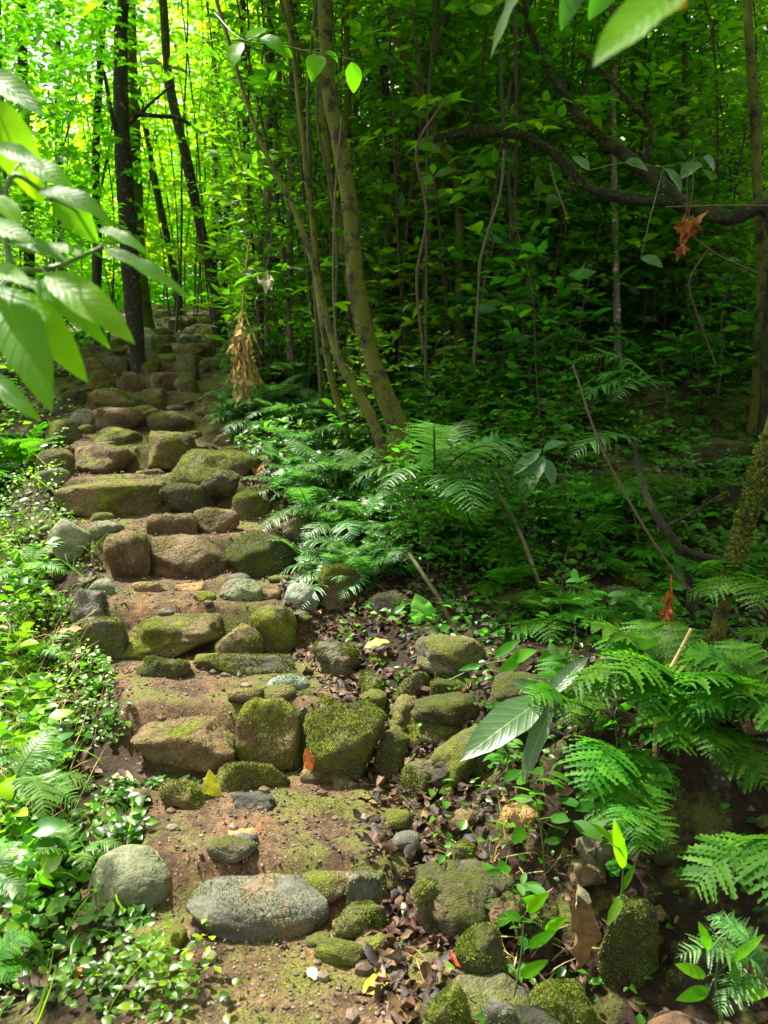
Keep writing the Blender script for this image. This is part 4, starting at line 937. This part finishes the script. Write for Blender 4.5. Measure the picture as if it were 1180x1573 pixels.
PR = dict(
    tall=[sapling_meshes(100 + i, 3.6, 46, .6, .135, 'leaf', step=.04) for i in range(4)],
    talld=[sapling_meshes(120 + i, 3.4, 46, .6, .14, 'leaf', step=.04) for i in range(4)],
    sun=[sapling_meshes(140 + i, 3.8, 44, .7, .17, 'leaf_far', rows=2) for i in range(4)],
    low=[sapling_meshes(160 + i, 1.3, 24, .38, .13, 'leaf', r0=.007, tmin=.1) for i in range(4)],
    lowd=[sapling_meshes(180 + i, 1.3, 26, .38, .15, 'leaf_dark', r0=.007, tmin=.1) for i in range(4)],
    lance=[sapling_meshes(200 + i, 1.5, 20, .34, .20, 'leaf', r0=.007, tmin=.2, aspect=.2, droop=.8, step=.05) for i in range(3)],
    herb=[sapling_meshes(220 + i, .28, 7, .09, .075, 'cover', r0=.003, tmin=.2, aspect=.55, step=.022, rows=5) for i in range(4)],
    herbb=[sapling_meshes(260 + i, .22, 6, .08, .11, 'cover', r0=.003, tmin=.3, aspect=.62, step=.03, rows=6) for i in range(3)],
    herbd=[sapling_meshes(240 + i, .34, 7, .12, .09, 'fern', r0=.003, tmin=.2, aspect=.45, step=.03, rows=5) for i in range(4)],
)
def plant(kind, x, y, sc, name, label, cat, group=None, z=None, rz=None, i=None):
    ms = PR[kind][i if i is not None else random.randrange(len(PR[kind]))]
    t = empty(name, (x, y, gz(x, y) - .02 if z is None else z), label, cat, group, random.uniform(0, 6.28) if rz is None else rz)
    t.scale = (sc,) * 3
    part('stem', ms[0], t); part('foliage', ms[1], t)
    return t
r = np.random.default_rng(9)
def clear(x, y, m=.35):   # keeps the flight and the trodden dirt free
    return (np.interp(y, EY, EL) - m < x < np.interp(y, EY, ER) + m) and y < 12
def scatter(n, kind, xr, yr, sr, name, label, cat, group, ok=lambda x, y: True):
    c = 0
    for _ in range(n * 8):
        y = r.uniform(*yr); x = r.uniform(*xr) if not callable(xr) else xr(y)
        if clear(x, y) or not ok(x, y): continue
        s_ = r.uniform(*sr); md = sum(sr) / 2; w_ = {'sapling': ('tall', 'short'), 'shrub': ('bushier', 'smaller')}.get(name, ('larger', 'smaller'))[int(s_ < md)]
        plant(kind, x, y, s_, name, (w_ + ' ' + label) if name != 'shrub' or not label.startswith(('small', 'knee')) else label, cat, group); c += 1
        if c >= n: return
view = lambda a, b: (lambda y: P(r.uniform(a, b), 700, y).x)
scatter(62, 'tall', view(330, 800), (6.6, 11), (.8, 1.35), 'sapling', 'slender leafy sapling in the dense stand behind the main leaning tree', 'sapling', 'saplings behind the main leaning tree', lambda x, y: x > np.interp(y, EY, ER) + .6)
scatter(52, 'talld', view(700, 1240), (6.8, 11.5), (.8, 1.35), 'sapling', 'dark leafy sapling on the shaded slope around the mossy limb', 'sapling', 'saplings around the mossy limb')
scatter(80, 'lowd', view(600, 1220), (6.0, 10), (.5, 1.2), 'shrub', 'low dark-leaved shrub covering the shaded slope', 'shrub', 'shrubs covering the shaded slope')
scatter(34, 'lowd', view(600, 1150), (4.3, 6.2), (.25, .55), 'shrub', 'knee-high dark shrub on the slope between the silvery fern and the thin stems', 'shrub', 'small shrubs between the silvery fern and the thin stems')
scatter(34, 'low', view(380, 760), (5.2, 10), (.4, 1.1), 'shrub', 'mid-green shrub in the undergrowth around the crooked mossy stems', 'shrub', 'shrubs around the crooked stems', lambda x, y: x > np.interp(y, EY, ER) + .5)
scatter(16, 'lance', view(350, 640), (7.2, 10), (.7, 1.2), 'shrub', 'shrub with long narrow bright leaves above the hanging straw-coloured leaves', 'shrub', 'narrow-leaved shrubs beside the upper steps', lambda x, y: x > np.interp(y, EY, ER) + .3)
scatter(16, 'sun', view(-60, 250), (12.2, 18), (.5, 1.0), 'sapling', 'low sunlit sapling in the gap under the patches of sky', 'sapling', 'low sunlit saplings under the sky gaps')
scatter(30, 'sun', view(220, 480), (12.2, 18), (.9, 1.5), 'sapling', 'sunlit yellow-green sapling beyond the top of the steps', 'sapling', 'sunlit saplings beyond the steps')
scatter(12, 'tall', view(-80, 130), (7.5, 12), (.7, 1.1), 'sapling', 'leafy sapling behind the broad leaves left of the upper steps', 'sapling', 'saplings left of the upper steps')
scatter(12, 'low', view(-40, 90), (5.5, 9), (.5, .9), 'shrub', 'small shrub on the bank left of the upper steps', 'shrub', 'shrubs left of the upper steps')
scatter(26, 'herb', view(-10, 190), (2.1, 5.5), (.7, 1.2), 'herb', 'small bright herb with oval leaves rising from the creepers', 'plant', 'herbs among the creepers', lambda x, y: x < np.interp(y, EY, EL) - .05)
scatter(22, 'herbb', view(-20, 200), (2.2, 4.4), (.6, 1.0), 'herb', 'broad-leaved bright herb crowding the creepers beside the lower steps', 'plant', 'broad-leaved herbs among the creepers', lambda x, y: x < np.interp(y, EY, EL) - .05)
scatter(24, 'herbd', view(640, 1180), (2.3, 5.5), (.6, 1.2), 'herb', 'small dark green herb on the litter of the right hand bank', 'plant', 'herbs on the leaf litter', lambda x, y: x > np.interp(y, EY, ER) + .15)

for i in range(16):
    y = r.uniform(3.7, 5.2); x = P(r.uniform(760, 1200), 700, y).x
    fern(x, y, gz(x, y), r.uniform(.2, .34), 'small dark fern in the shaded hollow behind the glossy ferns', kind='fern', n=7, group='small ferns in the shaded hollow')
for i in range(12):
    y = r.uniform(1.8, 5.0); x = P(1180, 700, y).x + r.uniform(.15, 1.8)
    fern(x, y, gz(x, y), r.uniform(.25, .42), 'green fern on the bank past the small leaning tree', kind='fern', n=8, group='ferns on the bank past the small leaning tree')
SLIM = []
for i in range(22):
    y = r.uniform(6.9, 10.5); px = r.uniform(385, 620) if i < 11 else r.uniform(620, 1150)
    a = P(px, 500, y); lean = r.uniform(-25, 25)
    tree([(px, 560, y, r.uniform(10, 17)), (px + lean * .3, 400, y, 12), (px + lean * .8, 230, y, 11), (px + lean, 60, y, 10)], M['bark_olive'] if i % 2 else M['bark_pale'],
         'slim straight trunk in the crowded stand beyond the leaning trees' if i < 11 else 'slim straight trunk in the shade beyond the mossy limb', crown=None, top=6.5, name='slim_tree', group='slim trunks beyond the leaning trees' if i < 11 else 'slim trunks beyond the mossy limb')
for i in range(7):
    y = r.uniform(2.6, 5.2); x = np.interp(y, EY, EL) - r.uniform(.15, .9)
    fern(x, y, gz(x, y) + .04, r.uniform(.16, .26), 'small light green fern pushing through the creepers beside the steps', kind='light', n=6, group='small ferns among the creepers')
# thin canes and hanging lianas
def cane_mesh(seed, H=3.6):
    r = np.random.default_rng(seed); c = [(0, 0, 0)]
    for k in range(1, 5): c.append((c[-1][0] + r.normal() * .07, c[-1][1] + r.normal() * .07, H * k / 4))
    mb = MB(); tube(mb, spline(c, 30), np.linspace(.013, .007, 30), 6, 0, rnd=r.random()); return mb.mesh('cane', M['cane'] if seed % 3 else M['twig'])
CM = [cane_mesh(300 + i) for i in range(9)]
def cane(x, y, tilt, sc, label, group):
    o = bpy.data.objects.new('thin_cane', CM[random.randrange(9)]); COL.objects.link(o); o.location = (x, y, gz(x, y) - .05)
    o.rotation_euler = (random.gauss(0, tilt), random.gauss(0, tilt), random.uniform(0, 6)); o.scale = (sc, sc, random.uniform(.8, 1.5)); tag(o, label, 'stem', group)
for k in range(80):
    y = r.uniform(6.2, 11.5); px = r.uniform(355, 800) if k < 68 else r.uniform(800, 1200); x = P(px, 700, y).x
    if clear(x, y, .6): continue
    cane(x, y, .07, r.uniform(.6, 1.3), 'thin straight cane in the crowded stand behind the leaning trees' if k < 68 else 'thin cane rising through the shaded tangle by the mossy limb', 'canes behind the leaning trees' if k < 68 else 'canes by the mossy limb')
for k in range(20):
    y = r.uniform(9, 15); x = P(r.uniform(-30, 350), 700, y).x
    cane(x, y, .08, r.uniform(.8, 1.5), 'thin dark cane beyond the upper steps', 'canes beyond the upper steps')
def liana(ctrl, label, mat='twig', name='liana', cat='vine', wd=None):
    ctrl = list(ctrl); pts = [P(a, b, Y) for a, b, Y, w in ctrl]
    if name in ('stalk', 'stick') and 'lying' not in label:
        g = gz(pts[0].x, pts[0].y)
        if pts[0].z > g: pts.insert(0, Vector((pts[0].x, pts[0].y, g - .03))); ctrl.insert(0, ctrl[0])
    b = pts[0]; mb = MB(); n = 34
    tube(mb, spline([tuple(p - b) for p in pts], n), np.interp(np.linspace(0, 1, n), np.linspace(0, 1, len(ctrl)), [W(c[3], c[2]) / 2 for c in ctrl]), 7, .12, rnd=random.random())
    o = mb.build(name, M[mat], None, b); return tag(o, label, cat)
liana([(728,560,5.2,4),(735,445,5.2,4),(738,400,5.2,5),(752,350,5.2,5),(768,300,5.2,4),(775,230,5.2,4)], 'thin pale liana curving up in front of the pale mottled trunk', 'cane')
liana([(700,980,3.9,7),(680,930,3.95,7),(655,890,4.0,7),(628,850,4.1,7)], 'greenish stalk rising from the litter to the short silvery fronds', 'cane', 'stalk', 'stem')
liana([(838,930,4.2,8),(815,860,4.3,8),(785,790,4.4,7),(755,745,4.5,6)], 'long straight green stalk leaning left out of the litter', 'cane', 'stalk', 'stem')
0 and liana([(838,925,4.3,5),(836,850,4.3,5),(834,770,4.3,5),(830,690,4.3,4),(826,560,4.4,4)], 'upright thin stem meeting the foot of the leaning green stalk', 'cane', 'stalk', 'stem')
0 and liana([(765,615,5.6,6),(785,570,5.6,5),(800,535,5.6,4)], 'short yellow-green broken stalk on the slope below the high fern frond', 'cane', 'stalk', 'stem')
0 and liana([(905,720,5.0,4),(860,690,5.0,4),(820,640,5.0,4),(800,590,5.0,4)], 'arched thin stem on the slope left of the drooping grey-green frond', 'cane', 'stalk', 'stem')
liana([(1010,1085,2.65,7),(1025,1040,2.62,7),(1045,1000,2.6,6),(1062,966,2.6,5)], 'broken tan stick poking up out of the big glossy fern', 'straw', 'stick', 'stick')
liana([(1022,318,5.0,2.5),(1100,316,5.0,2.5),(1180,316,5.0,2.5)], 'very thin pale stem stretched level above the curled orange leaves', 'cane')
liana([(1055,355,4.9,3),(1100,390,4.9,3),(1165,420,4.9,3)], 'thin twig slanting down from the curled orange leaves', 'twig')
liana([(845,250,5.6,3),(852,280,5.6,3),(870,330,5.6,3)], 'thin twig hanging below the mossy limb', 'cane')
liana([(1145,990,3.3,5),(1030,870,3.3,4),(930,700,3.4,4),(880,560,3.5,3)], 'long thin bare stem arching over the dark slope', 'twig')
liana([(400,925,4.5,9),(440,905,4.5,9),(480,885,4.55,8),(510,855,4.6,7)], 'bare brown root lying at the foot of the dark mossy block', 'twig', 'root', 'root')
liana([(445,935,4.3,5),(480,905,4.35,5),(530,890,4.4,4)], 'thin dead twig lying on the litter beside the bare root', 'twig', 'stick', 'stick')
liana([(680,160,5.0,4),(640,230,5.1,4),(655,330,5.2,4),(640,430,5.3,4),(650,540,5.4,4)], 'wavy dark liana dangling beside the start of the mossy limb', 'twig')
liana([(520,560,4.9,3),(512,450,4.9,3),(515,300,4.9,3),(525,180,4.9,3)], 'hair-thin pale vine hanging along the main leaning tree', 'cane')
0 and liana([(940,850,4.6,4),(955,760,4.6,4),(960,660,4.7,4),(950,560,4.7,3)], 'thin stem standing on the dark slope below the green fern', 'twig', 'stalk', 'stem')
liana([(1100,560,5.0,3),(1070,480,5.0,3),(1060,430,5.0,3),(1090,380,5.0,3)], 'curving grey twig on the slope under the curled orange leaves', 'twig')

# hanging straw-coloured dead leaves by the upper steps
top = P(372, 470, 6.6); t = empty('dead_leaf_bunch', top, 'long straw-coloured dead leaves hanging in a bunch beside the upper steps', 'dead leaves')
mb = MB(); tube(mb, spline([(.05, .1, .5), (.02, .03, .2), (0, 0, -.1), (.0, 0, -.75)], 20), .006, 6, rnd=.3); mb.build('stem', M['straw'], t)
mb = MB(); n = 46; q = np.random.default_rng(6); zz = -q.random(n) ** .9 * .45 - .02
pos = np.stack([q.normal(size=n) * (.012 - zz * .07), q.normal(size=n) * (.012 - zz * .07), zz], 1)
leaves(mb, pos, np.stack([q.normal(size=n) * .16, q.normal(size=n) * .16, -np.ones(n)], 1), q.normal(size=(n, 3)), q.uniform(.18, .42, n), q.uniform(.006, .018, n), 8, fold=.5, droop=q.uniform(-.5, .5, n), rnd=q.random(n), wave=.2)
mb.build('foliage', M['straw'], t)
# curled orange leaves and the hanging reddish dead frond
def curled(px, py, Y, size, n, mat, label, seed, name='dead_leaf_cluster'):
    q = np.random.default_rng(seed); t = empty(name, P(px, py, Y), label, 'dead leaves')
    mb = MB(); s = size
    tube(mb, spline([(.05, .1, .45), (.03, .03, .2), (s * .1, 0, s), (0, 0, -s * .5)], 12), .003, 5); mb.build('stem', M['twig'], t)
    mb = MB(); az = q.uniform(0, 6.28, n)
    leaves(mb, q.normal(size=(n, 3)) * s * .18, np.stack([np.cos(az), np.sin(az), q.uniform(-.9, .5, n)], 1), q.normal(size=(n, 3)), q.uniform(.6, 1.1, n) * s, q.uniform(.4, .7, n) * s, 7, fold=1.3, droop=q.uniform(.6, 1.9, n), rnd=q.random(n), wave=.5)
    mb.build('foliage', M[mat], t)
curled(1056, 345, 4.8, .11, 7, 'orange', 'larger curled orange dead leaf caught under the mossy trunk', 1)
curled(1046, 383, 4.8, .07, 4, 'orange', 'smaller orange dead leaf dangling below the larger curled one', 2)
curled(408, 432, 6.4, .10, 5, 'cream', 'pale cream dead leaves caught above the hanging straw bunch', 3)
t = empty('dead_frond', P(1030, 905, 2.95), 'rusty red-brown dead fern frond hanging beside the small leaning tree', 'dead leaves')
mb = MB(); q = np.random.default_rng(3); n = 60; zz = -q.random(n) * .26
tube(mb, spline([(0, 0, .05), (.01, 0, -.1), (0, 0, -.28)], 10), .003, 5)
leaves(mb, np.stack([q.normal(size=n) * .008, q.normal(size=n) * .01, zz], 1), np.stack([q.normal(size=n) * .5, q.normal(size=n) * .4, -np.ones(n)], 1), q.normal(size=(n, 3)), q.uniform(.02, .06, n), q.uniform(.008, .016, n), 4, fold=1., rnd=q.random(n) * .4, wave=.4)
mb.build('foliage', M['orange'], t)

# plants placed leaf by leaf
def leafy(base, blades, mat, name, label, cat, stemw=.006, droop=.35, rows=12, stems=(), fold=.3):
    """blades: (base px, base py, tip px, tip py, width px, Y base, Y tip)"""
    b = P(*base); t = empty(name, b, label, cat); sm = MB(); lm = MB()
    for s in stems:
        sp_ = spline([tuple(P(*c) - b) for c in s], 16); tube(sm, sp_, np.linspace(stemw, stemw * .5, 16), 7, .05, rnd=.4)
    for k, (a, c, e, f, w, Y0, Y1) in enumerate(blades):
        p, qq = P(a, c, Y0) - b, P(e, f, Y1) - b; L = (qq - p).length
        dirv = (qq - p).normalized(); wh = W(w, (Y0 + Y1) / 2)
        dp = droop * random.uniform(.5, 1.2)
        up = Vector((random.gauss(0, .2), -.75 + random.gauss(0, .2), .8))
        dirv = (dirv + Vector((0, 0, 1)) * dp * .45).normalized()
        leaves(lm, [tuple(p)], [tuple(dirv)], [tuple(up)], [L * 1.05], [wh * .95], rows, fold=fold, droop=dp, rnd=np.array([random.random()]), wave=.03, shape=.35)
        h = (p.length and Vector((p.x, p.y, p.z))); near = min((Vector(x) - p).length for x in ([tuple(P(*c_) - b) for s in stems for c_ in s] or [(0, 0, 0)]))
        src = min(([P(*c_) - b for s in stems for c_ in s] or [Vector((0, 0, 0))]), key=lambda x: (x - p).length)
        tube(sm, spline([tuple(src), tuple((src + p) / 2 + Vector((0, 0, .006))), tuple(p)], 6), stemw * .35, 5, rnd=.5)
    sm.build('stem', M['stem'], t); lm.build('foliage', M[mat], t); return t
leafy((-60, 640, 1.35), [(-25,150,40,300,70,1.5,1.45),(-10,225,48,258,30,1.4,1.3),(35,252,98,292,42,1.4,1.35),(60,295,160,338,44,1.3,1.25),(80,310,145,372,48,1.4,1.4),(150,352,218,388,24,1.45,1.4),
      (158,382,280,452,30,1.35,1.3),(70,422,174,522,58,1.3,1.2),(45,430,150,530,40,1.35,1.3),(0,440,55,612,80,1.3,1.15),(30,450,105,580,58,1.35,1.25),(60,470,20,560,46,1.4,1.3),(5,368,92,398,36,1.35,1.3),(-25,415,26,440,34,1.3,1.2),
      (52,380,122,392,26,1.4,1.35),(-15,300,28,345,40,1.35,1.3),(-20,575,24,650,34,1.3,1.2),(-30,345,40,372,40,1.3,1.25),(-20,110,45,170,40,1.6,1.5),(100,300,135,350,34,1.45,1.45)],
      'leaf_big', 'broad_leaved_shrub', 'shrub with big glossy bright green leaves reaching in close to the lens', 'shrub', .006, .5,
      stems=[[(-60,640,1.35),(-30,520,1.34),(20,425,1.33),(60,415,1.33),(100,405,1.34),(155,380,1.35)], [(20,425,1.33),(5,330,1.35),(20,270,1.38),(60,290,1.38),(80,305,1.36)], [(5,330,1.35),(-20,200,1.4),(-25,120,1.5)]])
leafy((1300, -120, .95), [(1060,-30,924,88,80,.95,.9)],
      'leaf_big', 'overhanging_twig', 'single large overhanging leaf at the top with an orange base', 'twig', .005, .3, stems=[[(1300,-120,.95),(1180,-90,.97),(1050,-60,.98),(930,-70,1.0),(830,-90,1.1)]])
leafy((900, -150, 1.3), [(900,-60,866,40,36,1.6,1.6),(830,-70,750,80,36,1.7,1.75),(960,-70,915,25,44,1.6,1.6)], 'leaf_dark', 'overhanging_twig',
      'overhanging twig of shaded dark leaves beside the single large bright one', 'twig', .004, .3, stems=[[(900,-150,1.3),(960,-80,1.3),(870,-65,1.33),(830,-75,1.4)]])
fallen((1052,-6),(1028,14),26,.93,'orange','orange scrap at the base of the large overhanging leaf',ground_it=False,up=(0,-1,.4))
leafy((800, 1190, 2.75), [(838,1072,720,1168,66,2.8,2.6),(850,1085,800,1200,34,2.75,2.65),(845,1068,905,1010,30,2.85,2.9),(842,1070,790,1050,28,2.85,2.8)], 'leaf_pale', 'herb',
      'herb with a broad pale feather-veined leaf pointing down over the litter', 'plant', .005, .4, stems=[[(800,1190,2.75),(830,1120,2.8),(843,1075,2.83)]])
leafy((955, 1075, 2.75), [(955,1000,922,1008,20,2.75,2.7),(955,995,1010,990,24,2.75,2.75),(958,1005,1002,1018,34,2.75,2.65),(952,990,935,975,18,2.75,2.8),(957,992,985,968,18,2.75,2.85)], 'leaf_big', 'herb',
      'little upright seedling with oval leaves above the big glossy fern', 'plant', .003, .2, stems=[[(955,1075,2.75),(953,1030,2.75),(956,995,2.75)]])
leafy((760, 1030, 3.4), [(760,1010,800,985,18,3.4,3.4),(780,1020,822,1000,26,3.4,3.35),(838,1000,850,1030,36,3.4,3.35),(800,1008,770,1040,22,3.4,3.3),(740,1022,705,1032,12,3.4,3.4)], 'leaf_big', 'herb',
      'trailing seedling with a red-tipped leaf above the broad pale leaf', 'plant', .003, .3, stems=[[(690,1045,3.4),(740,1022,3.4),(790,1012,3.4),(838,998,3.4)]])
leafy((1010, 400, 5.0), [(1020,258,1048,290,26,5.0,4.9),(1075,250,1050,272,26,5.0,4.9),(1080,240,1100,262,22,5.0,5.0),(905,262,880,240,24,5,5),(960,250,1000,262,24,5,5),(985,395,1015,410,22,5,4.9)], 'leaf_pale', 'shrub',
      'sprig of pale shiny leaves hanging before the thick crooked mossy trunk', 'plant', .004, .5, stems=[[(905,262,5.0),(960,250,5.0),(1020,256,5.0),(1080,242,5.0)],[(1020,256,5.0),(1000,330,5.0),(985,395,5.0)]])
leafy((380, 120, 4.2), [(370,65,355,100,26,4.2,4.1),(400,58,432,82,26,4.2,4.1),(425,78,450,88,26,4.2,4.2),(490,85,482,118,30,4.2,4.1),(380,62,412,40,22,4.2,4.3),(540,95,545,140,26,4.2,4.2),(500,80,520,95,20,4.2,4.2)], 'leaf_big', 'leafy_twig',
      'twig with a few hanging pale leaves high before the main leaning tree', 'twig', .004, .6, stems=[[(330,20,4.4),(370,60,4.2),(430,70,4.2),(490,82,4.2),(545,92,4.2)]])
leafy((800, 760, 4.9), [(832,690,790,730,22,4.8,4.7),(835,700,800,770,34,4.8,4.6),(838,705,850,745,22,4.8,4.7),(835,690,870,680,20,4.8,4.8)], 'leaf_pale', 'herb',
      'pale-leaved herb standing on the slope right of the large silvery fern', 'plant', .004, .4, stems=[[(830,800,4.9),(832,740,4.85),(835,692,4.8)]])
leafy((945, 1420, 2.2), [(958,1310,915,1268,20,2.2,2.15),(958,1335,945,1270,22,2.2,2.15),(955,1370,975,1330,12,2.2,2.2),(955,1380,935,1420,18,2.2,2.15)], 'leaf_big', 'herb',
      'grass-like seedling with bright pointed leaves on the tall dark mossy boulder', 'plant', .003, .2, stems=[[(945,1420,2.2),(955,1370,2.2),(958,1315,2.2)]])
leafy((820, 1490, 2.0), [(810,1400,838,1382,22,2,1.95),(800,1412,775,1405,18,2,2),(838,1430,868,1415,18,2,1.95),(812,1455,850,1440,20,2,1.95),(800,1500,838,1485,22,2,1.95)], 'leaf_big', 'herb',
      'sprawling herb with dark oval leaves among the stones of the right bank', 'plant', .003, .4, stems=[[(790,1530,2.0),(800,1470,2.0),(805,1410,2.0)]])
leafy((1110, 1573, 1.95), [(1120,1500,1150,1470,14,1.9,1.9),(1085,1500,1040,1485,22,1.9,1.9),(1090,1460,1075,1420,18,1.9,1.9),(1120,1480,1175,1440,16,1.9,1.9),(1090,1520,1045,1540,24,1.9,1.85),(1130,1530,1180,1530,26,1.9,1.85)], 'leaf_big', 'herb',
      'leafy herb low at the right with yellowing stems', 'plant', .004, .3, stems=[[(1110,1573,1.95),(1100,1500,1.92),(1120,1430,1.92)]])

# ------------------------------------------------------------------ the wood beyond
def wood(n, xf, yr, zf, L, mat, seed, name, label):
    r = np.random.default_rng(seed); nc = n // 14
    y = r.uniform(*yr, nc); x = xf(y, r, nc); z = zf(x, y, r, nc)
    k = fbm(np.stack([x * .55, y * .55, z * .55], 1) + seed, 3); kp = k > -.16; x, y, z = x[kp], y[kp], z[kp]; nc = len(x)
    m = 14; az = r.uniform(0, 6.28, nc); s0 = np.stack([np.cos(az), np.sin(az), r.uniform(-.6, .3, nc)], 1); side = unit(np.cross(s0, [0, 0, 1.]))
    t = np.linspace(0, 1, m)[None, :, None]; ln = (L * r.uniform(3, 5, nc))[:, None, None]; sg = np.where(np.arange(m) % 2, 1, -1)[None, :, None]
    pos = np.stack([x, y, z], 1)[:, None] + s0[:, None] * t * ln - np.array([0, 0, 1.]) * t ** 2 * ln * .35
    dr = s0[:, None] * .6 + side[:, None] * sg + r.normal(size=(nc, m, 3)) * .3
    l = L * r.uniform(.6, 1.25, nc * m); mb = MB()
    leaves(mb, pos.reshape(-1, 3), dr.reshape(-1, 3), np.array([0, 0, 1.]) + r.normal(size=(nc * m, 3)) * .45, l, l * .45, 1, rnd=np.repeat(np.clip(r.uniform(0, 1, nc), 0, 1), m))
    return tag(mb.build(name, M[mat]), label, None, kind='stuff')
# sunlit thicket past the steps, denser low down, with gaps to the sky high up
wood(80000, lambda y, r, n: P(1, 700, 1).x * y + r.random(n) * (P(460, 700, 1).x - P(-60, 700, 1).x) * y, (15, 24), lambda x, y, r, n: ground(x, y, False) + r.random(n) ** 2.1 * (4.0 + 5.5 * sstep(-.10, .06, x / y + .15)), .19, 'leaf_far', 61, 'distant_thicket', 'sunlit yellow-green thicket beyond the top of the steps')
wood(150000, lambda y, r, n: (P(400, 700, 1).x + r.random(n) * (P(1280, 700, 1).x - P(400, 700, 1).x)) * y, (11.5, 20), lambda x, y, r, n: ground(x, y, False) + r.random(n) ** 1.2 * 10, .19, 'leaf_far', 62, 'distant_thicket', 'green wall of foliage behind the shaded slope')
wood(9000, lambda y, r, n: r.uniform(-1.2, 4.5, n), (2.2, 6.5), lambda x, y, r, n: 5.3 + r.random(n) * 1.4, .19, 'leaf_dark', 65, 'canopy', 'dark leaf canopy added out of view to shade the right bank')  # unseen canopy above the frame, added to throw shade on the right slope
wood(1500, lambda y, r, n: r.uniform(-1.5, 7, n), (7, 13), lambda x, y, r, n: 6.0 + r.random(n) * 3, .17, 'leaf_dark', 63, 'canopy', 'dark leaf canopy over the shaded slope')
wood(9000, lambda y, r, n: (P(-60, 700, 1).x + r.random(n) * (P(225, 700, 1).x - P(-60, 700, 1).x)) * y, (7.5, 12.5), lambda x, y, r, n: 1.55 + y * (.15 + .32 * r.random(n) ** .8), .12, 'leaf', 64, 'canopy', 'light leaf canopy around the nearly black trunk')
